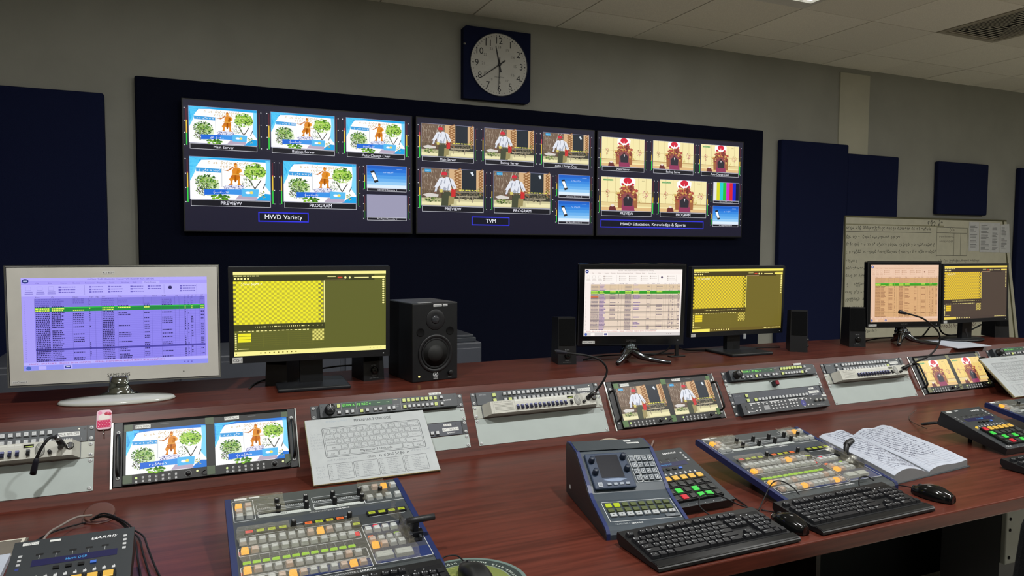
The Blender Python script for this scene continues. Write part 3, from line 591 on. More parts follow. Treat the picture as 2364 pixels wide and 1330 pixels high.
def key_btn(t, x, y, kind, s=11, z=2.0):
    cols = {'w': ('#b9bcc0', 'plastic'), 'y': ((.62, .70, .22), 'glow'), 'g': ('#8e9296', 'plastic')}
    def mk():
        b = MB(); h = s / 2; b.box(-h - 1, h + 1, -h - 1.2, h + .8, 0, 2.2, '#15181c', 'plastic')
        b.add([(-h, -h, 2), (h, -h, 2), (h, h, 2), (-h, h, 2), (-h + 1, -h + 1, 6), (h - 1, -h + 1, 6), (h - 1, h - .6, 6), (-h + 1, h - .6, 6)],
              [(4, 5, 6, 7), (0, 1, 5, 4), (1, 2, 6, 5), (2, 3, 7, 6), (3, 0, 4, 7)], C(cols[kind][0])[:3] + (1,), cols[kind][1])
        for q in (-1.8, 0, 1.8): b.rect(-h + 3, q - .3, h - 3.2, q + .3, 6.05, '#8b8d84', 'paint')
        return b
    part('key' + kind + str(s), mk, 'key', t, (x, y, z))
def tape(t, x0, x1, y0, y1, z, s, name='label_tape', col='#d8dad8'):
    b = MB(); b.rect(x0, y0, x1, y1, z, col, 'paper')
    b.text(s, (x0 + x1) / 2, y0 + (y1 - y0) * .24, (y1 - y0) * .55, z + .1, '#22242a', 'paint', al='c', w=(x1 - x0) * .9)
    o = b.build(name, t); return o
def harris(b, x, y, h, z, col='#e2e4e6'):
    b.text('HARRIS', x, y, h, z, col, 'paint', w=h * 6.2, shear=.3); b.line(x + h * .3, y - h * .15, x + h * 1.5, y + h * .3, h * .22, z, col, 'paint')

def router(n, label, tp, lit=(), left='y'):
    t = rack_thing('source_selector', label, 'control panel', n, 133.35, 'source selector panels in the top slots')
    b = MB(); b.box(0, 482.6, .5, 44, 0, 2, '#2c3136', 'paint', .4); b.box(18, 464, 1.5, 43, 2, 3.2, '#353b41', 'paint')
    b.box(464, 466, 1, 43.5, 2, 5, '#0b0d10', 'paint'); b.box(18, 19.5, 1, 43.5, 2, 5, '#0b0d10', 'paint')
    b.text('RCP-32XL', 30, 33, 4, 3.4, '#a4a8ac', 'paint'); harris(b, 404, 8, 4.5, 3.4); b.disc(459, 35, 2.3, 3.5, '#050506', 'paint')
    b.text('|', 452, 8, 4, 3.4, '#c6c8ca', 'paint'); b.build('front_panel', t)
    MB().lathe(446, 36, [(1.9, 3), (1.9, 4.6), (1, 5)], (.9, .9, .75), 'glow', 8).build('indicator_light', t)
    for y in (31, 12): key_btn(t, 82, y, left, z=3)
    for i in range(16):
        for j, y in enumerate((32, 12)): key_btn(t, 120 + 17.3 * i, y, 'y' if (i, j) in lit else 'w', z=3)
    tape(t, 398, 448, 18, 29, 3.5, tp); ears(t, 44.45); return t
def blank(n, y, H, label, col='#99a3a0'):
    t = rack_thing('blank_panel', label, 'blank panel', n, y, 'plain light grey blank panels in the desk slope')
    b = MB(); b.box(0, 482.6, .5, H - .6, 0, 2, col, 'paint', .5); b.build('front_panel', t)
    for x in (8, 474.6):
        for y_ in (8, H - 8): screw(t, x, y_)
    return t
def intercom(n, label):
    t = rack_thing('intercom_panel', label, 'intercom panel', n, 88.9, 'light grey intercom panels with lever keys')
    b = MB(); b.box(0, 482.6, .5, 44, 0, 2, '#a3a69d', 'paint', .4); b.build('mounting_plate', t)
    b = MB(); b.slab([(30, 1.5), (452, 1.5), (452, 43), (30, 43)], 2, 6, '#55595c', 'plastic')
    # sloped body: near-flat face, bevelled left and right ends
    xs = [(30, 2), (48, 41), (436, 41), (452, 2)]; A = []
    vs = [(x, 1.5, z) for x, z in xs] + [(x, 43, z) for x, z in xs]
    b.add(vs, [(0, 1, 5, 4), (1, 2, 6, 5), (2, 3, 7, 6), (0, 3, 2, 1), (4, 5, 6, 7)], '#b3b3aa', 'plastic')
    for x in (57, 133, 438 - 24): b.rect(x, 2, x + .5, 42.5, 41.1, '#6f7069', 'paint')
    for k in range(6): b.rect(62, 8 + 4.6 * k, 128, 9.1 + 4.6 * k, 41.1, '#55564f', 'paint')
    b.text('TW-12A  SYSTEM', 62, 36.6, 3.2, 41.1, '#33352f', 'paint', w=58); b.text('SERIES 12', 395, 38.5, 2.6, 41.1, '#55564f', 'paint')
    for k in range(12): b.rect(135 + 16 * k, 36.5, 149.5 + 16 * k, 41, 41.1, '#c7c9c3', 'paint'); b.rect(135 + 16 * k, 31, 149.5 + 16 * k, 35.4, 41.1, '#b9bab4', 'paint')
    b.build('housing', t)
    MB().box(330, 352, 30, 38, 41, 42, '#0c0e0a', 'gloss').rect(334, 32, 350, 33.4, 42.1, (.6, .75, .15)).build('display_window', t)
    def lever(c1, c2):
        def mk():
            b = MB(); b.box(-4.6, 4.6, -9, 9, -.5, .4, '#cfd0ca', 'plastic'); b.prism([(-8, 0), (7, 0), (7, 6), (1, 5), (-5.5, 9.5), (-8, 8)], -4, 4, c1, 'plastic')
            return b.box(-4, 4, 2, 7, 5.4, 6.4, c2, 'plastic')
        return mk
    for k in range(12): part('lever', lever('#1d2038', '#5d6190'), 'lever_key', t, (142 + 16 * k, 17, 41))
    part('lever2', lever('#15161a', '#33353c'), 'lever_key', t, (341, 17, 41))
    b = MB(); b.lathe(366, 21.5, [(11, 41), (11, 42.4), (9.5, 43.2)], '#83847f', 'plastic', 24, ry=1.7)
    b.line(358, 9, 374, 34, .8, 43.3, '#c5c6c0', 'paint'); b.line(374, 9, 358, 34, .8, 43.3, '#c5c6c0', 'paint'); b.build('menu_pad', t)
    MB().lathe(388, 13, [(5, 41), (4.5, 52), (3.5, 53)], '#1b1c1e', 'plastic', 14).build('volume_knob', t)
    b = MB(); b.lathe(432, 25, [(9.5, 41), (9.5, 43), (7.5, 43.2)], '#141517', 'plastic', 22); b.lathe(432, 25, [(7.6, 42), (7.4, 44), (5.6, 44.2), (5.4, 42.6)], '#b9babb', 'chrome', 20); b.disc(432, 25, 5.4, 44.3, '#2d2f31', 'paint'); b.build('headset_socket', t)
    MB().lathe(411, 24, [(7, 41), (6.5, 44)], '#8d8f92', 'metal', 16).build('microphone_socket', t)
    ears(t, 44.45); return t
def scope_panel(n, label, tp):
    t = rack_thing('scope_control_panel', label, 'control panel', n, 133.35, 'two-line control panels with a big dial and green display')
    b = MB(); b.box(0, 482.6, .5, 44, 0, 2, '#2a2e33', 'paint', .4); b.box(24, 458, 1.2, 43.5, 2, 20, '#2e3338', 'paint', .8)
    b.rect(88, 4, 88.6, 41, 20.2, '#a9acb0', 'paint'); b.rect(133, 4, 133.6, 41, 20.2, '#a9acb0', 'paint'); b.rect(272, 4, 272.6, 41, 20.2, '#a9acb0', 'paint'); b.rect(88, 41, 272, 41.5, 20.2, '#7d8084', 'paint')
    b.rect(250, 37, 262, 39, 20.3, (.7, .65, .3)); b.text('ALARM', 250, 14, 3, 20.2, '#9a9da0', 'paint'); b.text('REC TEST', 249, 20, 3, 20.2, '#9a9da0', 'paint')
    harris(b, 412, 21, 4, 20.3); b.disc(30, 34, 1.8, 20.3, '#050506', 'paint'); b.disc(449, 34, 1.8, 20.3, '#050506', 'paint'); b.build('front_panel', t)
    b = MB(); b.rect(89, 25, 132.5, 40.5, 20.3, (.008, .06, .022)); b.rect(134, 25, 246, 40.5, 20.3, (.008, .06, .022))
    b.text('SCOPE A', 92, 30, 6.5, 20.5, (.25, 1.1, .12), w=36); b.text('P2 REC 4', 136, 30, 6.5, 20.5, (.25, 1.1, .12), w=42)
    for x in (200, 228): b.rect(x, 33, x + 3, 34.6, 20.5, '#b8e6a0'); b.rect(x + 5, 33, x + 8, 34.6, 20.5, '#b8e6a0')
    b.build('green_display', t)
    b = MB(); b.lathe(53, 22, [(16, 20), (16, 24), (14.5, 25), (14, 42), (12.5, 44)], '#101215', 'plastic', 26); b.add([(52.4, 24, 44.1), (53.6, 24, 44.1), (53.6, 34, 44.1), (52.4, 34, 44.1)], [(0, 1, 2, 3)], '#c8cacc', 'paint')
    for k in range(4): a = .6 + k * 1.57; b.line(53 + 3 * math.cos(a), 22 + 3 * math.sin(a), 53 + 11 * math.cos(a), 22 + 11 * math.sin(a), .5, 44.2, '#8a8d90', 'paint')
    b.build('dial_knob', t)
    key_btn(t, 80, 33, 'y', 9.5, 20); key_btn(t, 80, 12, 'w', 9.5, 20)
    for x, k in ((103, 'w'), (120, 'w'), (148, 'y'), (165, 'w'), (190, 'w'), (206, 'w'), (232, 'w'), (248, 'w')): key_btn(t, x, 12, k, 9.5, 20)
    for i in range(8):
        key_btn(t, 283 + 14.6 * i, 33, 'y', 9.5, 20); key_btn(t, 283 + 14.6 * i, 12.5, 'y' if i in (0, 7) else 'w', 9.5, 20)
    key_btn(t, 405, 33, 'w', 9.5, 20); key_btn(t, 405, 12, 'w', 9.5, 20)
    ears(t, 44.45)
    tape(t, 372, 414, 46.5, 56, 4, tp); return t
def sxt_panel(n, y, label, tp):
    t = rack_thing('switch_panel', label, 'control panel', n, y, 'one-row switch panels')
    b = MB(); b.box(0, 482.6, .5, 44, 0, 2, '#2c3037', 'paint', .4); b.box(18, 464, 1.5, 43, 2, 3.2, '#343944', 'paint'); b.box(464, 466, 1, 43.5, 2, 5, '#0b0d10', 'paint')
    b.text('RCP-16XL', 30, 31, 4, 3.4, '#8f9398', 'paint'); harris(b, 412, 7, 4.2, 3.4); b.build('front_panel', t)
    for yy in (31, 12): key_btn(t, 82, yy, 'y', z=3)
    for i in range(16): key_btn(t, 120 + 17.3 * i, 12, 'y' if i == 0 else 'w', z=3)
    tape(t, 398, 452, 14.5, 25, 3.5, tp); tape(t, 404, 430, 31, 38, 3.5, 'SEL', 'small_label')
    MB().lathe(446, 36, [(2.2, 3), (2.2, 5), (1, 5.5)], '#8a8d90', 'metal', 10).build('locking_screw', t); ears(t, 44.45); return t
def videotek(n, label):
    t = rack_thing('waveform_monitor_panel', label, 'control panel', n, 0)
    b = MB(); b.box(0, 482.6, .5, 44, 0, 2, '#24282c', 'paint', .4); b.box(26, 464, -4, 43.5, 2, 22, '#2b2f34', 'paint', .8)
    b.text('Videotek', 58, 5, 5, 22.2, '#c6c8ca', 'paint'); b.poly([(48, 3), (56, 3), (52, 12)], 22.2, '#c6c8ca', 'paint'); b.text('Virtual VTM Series', 396, 4, 4, 22.2, '#b6b8ba', 'paint')
    for x0, x1 in ((66, 96), (102, 116), (126, 156), (166, 214), (262, 308), (318, 344)): b.rect(x0, 37, x1, 40, 22.2, '#c9cbcd', 'paint')
    b.rect(131, 8, 158, 26, 22.2, '#8d8f92', 'paint'); b.disc(331, 19, 13, 22.2, '#2a2a7a', 'paint', 20); b.text('C', 331, 15, 8, 22.4, '#d6d8f0', 'paint', al='c')
    b.build('front_panel', t)
    def mk(): return MB().lathe(0, 0, [(4.4, 0), (4.2, 1.4), (3, 2)], '#c4c6c8', 'plastic', 12, ry=.75)
    for x, y in [(72, 32), (72, 20), (108, 32), (108, 20), (90, 8), (108, 8), (132, 32), (150, 32)] + [(x, y) for x in (172, 190, 208) for y in (32, 21, 10)] + [(x, y) for x in (224, 242) for y in (34, 22, 10)] + [(x, y) for x in (266, 282, 298) for y in (33, 22, 11)] + [(331, 34), (331, 5), (352, 33), (374, 33), (352, 9), (374, 9)]:
        part('oval', mk, 'oval_key', t, (x, y, 22))
    for x in (398, 420, 442): part('knob_s', lambda: MB().lathe(0, 0, [(5.4, 0), (5, 9), (4, 10)], '#9a9d98', 'plastic', 16), 'knob', t, (x, 24, 22))
    MB().box(44, 50, 16, 32, 22, 22.8, '#050506', 'paint').build('card_slot', t); tape(t, 438, 462, 37, 44, 22.6, 'VTM-1')
    ears(t, 44.45)
    return t

def dual_monitor(n, label, pic, tapes, k=1.0, tapec='#46553f'):
    t = rack_thing('dual_rack_monitor', label, 'monitor', n, 0, 'twin-screen rack monitors in the desk slope')
    H = 177.3; b = MB(); b.box(2, 480, .5, H, 0, 1.6, '#07080a', 'matte'); b.box(-2, 3, -2, H, 0, 3, '#b8bab6', 'metal'); b.box(478, 481, 0, H, 0, 2, '#9a9c9a', 'metal'); b.build('rack_frame', t)  # black plate replaces the recess, whose shade is put into its colour
    for xs in (6, 456): MB().box(xs, xs + 20, 2, H - 2, 1.6, 4, '#1a1c20', 'paint').build('side_plate', t)
    b = MB(); b.box(28, 454, 3, 168, 1.6, 9, '#101214', 'plastic', 1); b.rect(118, 161, 140, 162.5, 9.2, '#55585b', 'paint'); b.rect(345, 161, 367, 162.5, 9.2, '#55585b', 'paint')
    for x in (60, 285):
        for q in range(7): b.rect(x + 16 * q - 3, 13.6, x + 16 * q + 3, 14.4, 9.2, '#7c7e80', 'paint'); b.rect(x + 16 * q - 3, 2.2 + 1.4, x + 16 * q + 3, 4.2, 9.2, '#6c6e70', 'paint')
        b.frame(x + 117, 8, x + 135, 24, .6, 9.2, '#8b8d90', 'paint', r=8); b.text('1' if x < 100 else '2', x + 84, 24.5, 3.2, 9.2, '#9a9c9e', 'paint')
    b.build('housing', t)
    for x0 in (35, 256):
        b = MB(); pic(b, x0, 29, 198 if x0 == 35 else 196, 121, 9.5); b.build('screen', t)
    def mk(): return MB().box(-2.6, 2.6, -2.6, 2.6, 0, 1.6, '#b9bbbd', 'plastic').rect(-1, -1, 1, 1, 1.7, '#303235', 'paint')
    for x in (60, 285):
        for q in range(7):
            for y in (18.5, 8.5):
                if q == 0 and y > 10: continue
                part('mkey', mk, 'button', t, (x + 16 * q, y, 9))
        part('mled', lambda: MB().lathe(0, 0, [(3, 0), (3, 1.5), (1.5, 2.4)], (.75, .95, .35), 'glow', 10), 'indicator_light', t, (x, 18.5, 9))
        part('mled2', lambda: MB().lathe(0, 0, [(3, 0), (3, 2), (1.5, 3)], (.85, .9, .45), 'glow', 10), 'power_light', t, (x + 149, 20, 9))
        part('mknob', lambda: MB().lathe(0, 0, [(6, 0), (5.5, 8), (4.5, 9)], '#0d0e10', 'plastic', 16), 'knob', t, (x + 126, 16, 9))
        part('mtog', lambda: MB().tube([(0, 0, 0), (3, 2, 10), (10, 4, 14)], 1.2, '#1a1b1d', 'metal', 6), 'toggle_switch', t, (x + 160, 12, 9))
    for x in (16, 466):
        part('mhandle', lambda: MB().tube([(0, 26, 2), (0, 30, 20), (0, 46, 28), (0, 118, 28), (0, 132, 20), (0, 136, 2)], 4.2, '#0e0f11', 'plastic', 8), 'handle', t, (x, 4, 2))
        for y in (24, 148): screw(t, x, y, 4)
    tp = MB()
    for x0, y0, w, h in ((30, 148, 20, 18), (232, 148, 22, 20), (438, 150, 18, 16), (28, 6, 22, 22), (234, 6, 20, 24), (440, 14, 16, 26)): tp.rect(x0, y0, x0 + w, y0 + h, 9.7, tapec, 'plastic')
    tp.build('adhesive_tape', t)
    if tapes:
        tape(t, 57, 94, 153, 163, 10, tapes[0]); tape(t, 283, 322, 156, 166, 10, tapes[1])
    return t

router(1, 'source selector panel at the far left end of the desk slope, marked MCR RTR CP1', 'MCR RTR CP1')
intercom(1, 'light grey intercom panel at the far left of the desk, cut by the picture edge')
blank(1, 0, 88.4, 'plain grey blank panel at the far left, below the cut-off intercom panel')
dual_monitor(2, 'twin-screen rack monitor showing golden statue pictures in the desk slope', lambda b, x, y, w, h, z: pic_statue(b, x, y, w, h, z, '#1c78d8', .05), ('PVW MON', 'PGM MON'))
scope_panel(3, 'big-dial control panel above the printed keyboard chart, left of the desk middle', 'RTR XY CP-1')
blank(3, 88.9, 43.9, 'narrow grey blank panel peeking out right of the big printed keyboard chart, upper one')
sxt_panel(3, 44.45, 'one-row switch panel mostly hidden by the big printed keyboard chart', 'SXT SW CP-1')
blank(3, 0, 43.9, 'narrow grey blank panel peeking out right of the big printed keyboard chart, lowest one')
router(4, 'source selector panel in front of the black studio speaker, with green lit key', 'MCR RTR CP2', {(1, 1)})
intercom(4, 'light grey intercom panel whose gooseneck microphone bends over the left small speaker')
blank(4, 0, 88.4, 'plain grey blank panel below the intercom panel in the middle of the desk')
dual_monitor(5, 'twin-screen rack monitor showing the man in a red cap', lambda b, x, y, w, h, z: pic_village(b, x, y, w, h, z, .05), ('PVW MON', 'PGM MON'), tapec='#4a6a3c')
scope_panel(6, 'big-dial control panel in front of the middle pair of monitors', 'RTR XY CP-2')
t = blank(6, 88.9, 43.9, 'narrow grey blank panel carrying a small red push button')
b = MB(); b.box(226, 246, 12, 32, 2, 22, '#15161a', 'plastic', 1); b.build('button_base', t)
MB().box(228.5, 243.5, 14, 30, 22, 27, '#7b2632', 'gloss', 1).build('push_button', t)
MB().lathe(222, 35, [(2.6, 2), (2.6, 6), (1, 7)], '#c8cacc', 'chrome', 10).build('nut', t)
sxt_panel(6, 44.45, 'one-row switch panel under the red push button', 'SXT SW CP-2')
videotek(6, 'black waveform panel full of small oval keys with three knobs, lowest in its bay')
router(7, 'source selector panel right of the big-dial panel, all keys white but one', 'MCR RTR CP3', {(15, 1)}, 'w')
intercom(7, 'light grey intercom panel whose gooseneck microphone arches before the right monitors')
blank(7, 0, 88.4, 'plain grey blank panel below the rightmost intercom panel')
dual_monitor(8, 'twin-screen rack monitor showing throne pictures in yellow light', lambda b, x, y, w, h, z: pic_throne(b, x, y, w, h, z, '#f2d27c', .05), None, tapec='#6a6c48')
scope_panel(9, 'big-dial control panel at the right edge, above the farther printed chart', 'RTR XY CP-3')
blank(9, 88.9, 43.9, 'narrow blank panel behind the farther printed chart, its shade put into the colour', '#3c4043')  # darker than the other blanks: the chart's shadow is in the colour
blank(9, 0, 88.4, 'blank panel with the shadow of the farther printed chart put into its colour', '#2f3235')  # shadow cast by the chart is painted as a dark panel colour

# gooseneck microphones plugged into the intercom panels
def mic(label, base, pts, tip_r=6):
    t = thing('gooseneck_microphone', label, 'microphone', base, group='gooseneck microphones on the intercom panels'); B = Vector(base); P = [Vector(p) - B for p in pts]
    d = (P[1] - P[0]).normalized(); MB(1).tube([P[0], P[0] + d * .016, P[0] + d * .034], [.0085, .008, .0065], '#111214', 'plastic', 12, 1).build('connector', t)
    MB(1).tube([P[0] + d * .034, P[0] + d * .044], .0072, '#9fa2a5', 'metal', 12, 1).build('collar', t)
    P2 = [P[0] + d * .036] + P[1:]; MB(1).tube(P2, .0036, '#0f1012', 'rubber', 10, 6).build('gooseneck', t)
    e = (P[-1] - P[-2]).normalized(); Q = P[-1]; MB(1).tube([Q - e * .045, Q - e * .035, Q - e * .012, Q], [.004, .0062, .0075, .0075], '#15151f', 'rubber', 14, 1).build('capsule', t)
    MB(1).tube([Q, Q + e * .0015], [.006, .0055], '#4a4b4d', 'metal', 14, 1).build('grille', t)
mic('gooseneck microphone at the far left, bent sharply down over its blank panel', (-.305, 2.150, .898),
    [(-.305, 2.150, .898), (-.312, 2.122, .925), (-.324, 2.10, .931), (-.338, 2.09, .915), (-.352, 2.09, .885), (-.362, 2.10, .845)])
mic('gooseneck microphone in the desk middle, its neck arching back to the left', (1.246, 2.158, .892),
    [(1.246, 2.158, .892), (1.262, 2.125, .925), (1.283, 2.11, .965), (1.290, 2.108, .998), (1.264, 2.108, 1.029), (1.213, 2.108, 1.048), (1.155, 2.108, 1.058), (1.092, 2.108, 1.069)])
mic('gooseneck microphone at the right, arching in front of the right pair of monitors', (2.797, 2.158, .892),
    [(2.797, 2.158, .892), (2.85, 2.13, .925), (2.905, 2.12, .945), (2.952, 2.118, .977), (2.975, 2.118, 1.017), (2.953, 2.118, 1.058), (2.874, 2.118, 1.106), (2.805, 2.118, 1.127), (2.717, 2.118, 1.145)])

# pink plastic hook on the slope edge
t = thing('wall_hook', 'small pink and white hook with polka dots and a bow, beside the left twin-screen monitor', 'hook', (RX[1] + .486, RY + .162 * .5037, RZ + .162 * .8639), (TILT, 0, 0))
b = MB(); b.frombm((lambda bm: (bmesh.ops.create_cube(bm, size=1), [setattr(v, 'co', Vector((18 + v.co.x * 36, 26 + v.co.y * 54, 4 + v.co.z * 6))) for v in bm.verts], bmesh.ops.bevel(bm, geom=[e for e in bm.edges if abs((e.verts[0].co - e.verts[1].co).z) > 3], offset=8, segments=4, profile=.5, affect='EDGES'), bm)[-1])(bmesh.new()), '#d8b6c4', 'gloss')
b.build('hook_plate', t)
b = MB(); b.rect(2, 4, 34, 25, 7.2, '#c2285c', 'gloss'); b.disc(18, 32, 13.5, 7.15, '#d9d3cf', 'gloss', 20, ry=10); b.disc(8, 45, 5, 7.1, '#d887a6', 'gloss'); b.disc(27, 44, 5, 7.1, '#d887a6', 'gloss')
for j in range(4):
    for i in range(5): b.disc(5 + i * 6.4 + 3 * (j % 2), 7 + j * 5, .9, 7.3, '#ecd9df', 'gloss', 6)
b.build('printed_pattern', t)
MB().disc(23, 42, 4.5, 7.4, '#a81c38', 'gloss').disc(31, 41, 4.5, 7.4, '#a81c38', 'gloss').disc(27, 41.5, 2, 7.5, '#c83048', 'gloss').build('bow', t)
MB().tube([(18, 0, 6), (18, -6, 6), (18, -14, 9), (18, -18, 13), (18, -15, 18)], 1.2, '#b9bbbd', 'chrome', 8).build('wire_hook', t)

# ------------------------------------------------------------------ printed keyboard charts leaning on the slope
def chart(label, x0, tiltd, W=362, H=222):
    t = thing('keyboard_chart', label, 'printed chart', (x0, 2.012, TZ), (math.radians(tiltd), 0, 0), group='printed Myanmar 3 keyboard charts')
    rnd = random.Random(int(x0 * 100)); D = .15
    def ragged(k, z0, z1, col, o):
        b = MB(); pts = []
        for (xa, ya), (xb, yb) in (((-o, -1), (W + o, -1)), ((W + o, -1), (W + o - 2, H)), ((W + o - 2, H), (-o + 1, H)), ((-o + 1, H), (-o, -1))):
            for q in range(14): f = q / 14; pts.append((xa + (xb - xa) * f + rnd.uniform(-.8, .8), ya + (yb - ya) * f + rnd.uniform(-.5, .5)))
        b.slab(pts, z0, z1, col, 'paper'); return b.build(k, t)
    ragged('backing_board', 0, 5, '#6f6a55', 1); ragged('yellowed_pages', 5, 9.5, '#b3ac86', .6)
    b = MB(); b.slab([(0, 0), (W * .5, .6), (W, 0), (W - 1, H), (W * .5, H - .8), (1, H)], 9.5, 10, '#acb1b3', 'paper'); z = 10.1; ink = '#23272c'; m = 'paint'
    X0, X1 = 44, W - 22; y1 = H - 34; y0 = 84
    b.text('MYANMAR 3 UNICODE', W * .55, H - 20, 9, z, ink, m, al='c', w=112)
    b.frame(X0, y0, X1, y1, 1.3, z, ink, m, r=7); iw = X1 - X0 - 8; rh = (y1 - y0 - 8) / 5; kx = X0 + 4; uW = iw / 15.1
    rows = [[1] * 13 + [1.9], [1.5] + [1] * 12 + [1.5], [1.8] + [1] * 11 + [2.2], [2.3] + [1] * 10 + [2.7]]
    lab = {(0, 13): '', (1, 13): 'Enter', (2, 0): 'Caps Lock', (2, 12): 'Enter', (3, 0): 'Shift', (3, 11): 'Shift'}
    for r, ks in enumerate(rows):
        x = kx; y = y1 - 4 - (r + 1) * rh
        sc = iw / sum(ks)
        for i, w in enumerate(ks):
            b.frame(x + .7, y + .8, x + w * sc - .7, y + rh - .8, .7, z, ink, m, r=2.4)
            l = lab.get((r, i))
            if l: b.text(l, x + w * sc / 2, y + rh * .35, 4, z, ink, m, al='c')
            else:
                b.script(x + 3, x + w * sc - 5, y + rh * .18, 3.6, z, ink, m, rnd, .2); b.script(x + w * sc * .5, x + w * sc - 4, y + rh * .56, 3.2, z, '#50545a', m, rnd, .3)
            x += w * sc
    x = kx; y = y1 - 4 - 5 * rh
    for w, l, h in ((34, 'Ctrl', 4.5), (32, 'Alt', 4.5), (iw - 34 - 32 - 32 - 34, 'Myanmar 3 Unicode', 8), (32, 'Alt', 4.5), (34, 'Ctrl', 4.5)):
        b.frame(x + .7, y + .8, x + w - .7, y + rh - .8, .8, z, ink, m, r=2.4); b.text(l, x + w / 2, y + rh * .28, h, z, ink, m, al='c'); x += w
    b.text('(Shift - F)', 160, y0 - 15, 7, z, ink, m, w=42); b.script(208, 282, y0 - 15, 8, z, ink, m, rnd, .05)
    bw = (W - 70) / 4
    for k in range(4):
        xa = 44 + k * bw; b.frame(xa, 8, xa + bw - 3, y0 - 22, .9, z, ink, m, r=3)
        for q in range(8): b.script(xa + 4, xa + 10, 12 + q * 6, 2.8, z, ink, m, rnd, .05); b.script(xa + 24, xa + 24 + bw * rnd.uniform(.3, .55), 12 + q * 6, 2.8, z, '#4a4e54', m, rnd, .05)
    for q in range(6): b.script(8, 38, y1 - 22 - q * 10, 5, z, '#8f959a', m, rnd, .2)
    for q in range(4): b.script(12, 36, 52 - q * 11, 6, z, '#8f959a', m, rnd, .2)
    b.script(60, 120, H - 14, 5, z, '#8a9aa8', m, rnd); b.script(290, 345, y0 - 8, 4, z, '#7a8086', m, rnd); b.script(46, 130, y0 - 12, 4.5, z, '#7a8086', m, rnd)
    b.build('top_sheet', t)
    return t
chart('nearer printed Myanmar 3 keyboard chart leaning on the desk slope behind the left switcher', .302, 39)
chart('farther printed Myanmar 3 keyboard chart at the right picture edge, half cut off', 3.325, 41)

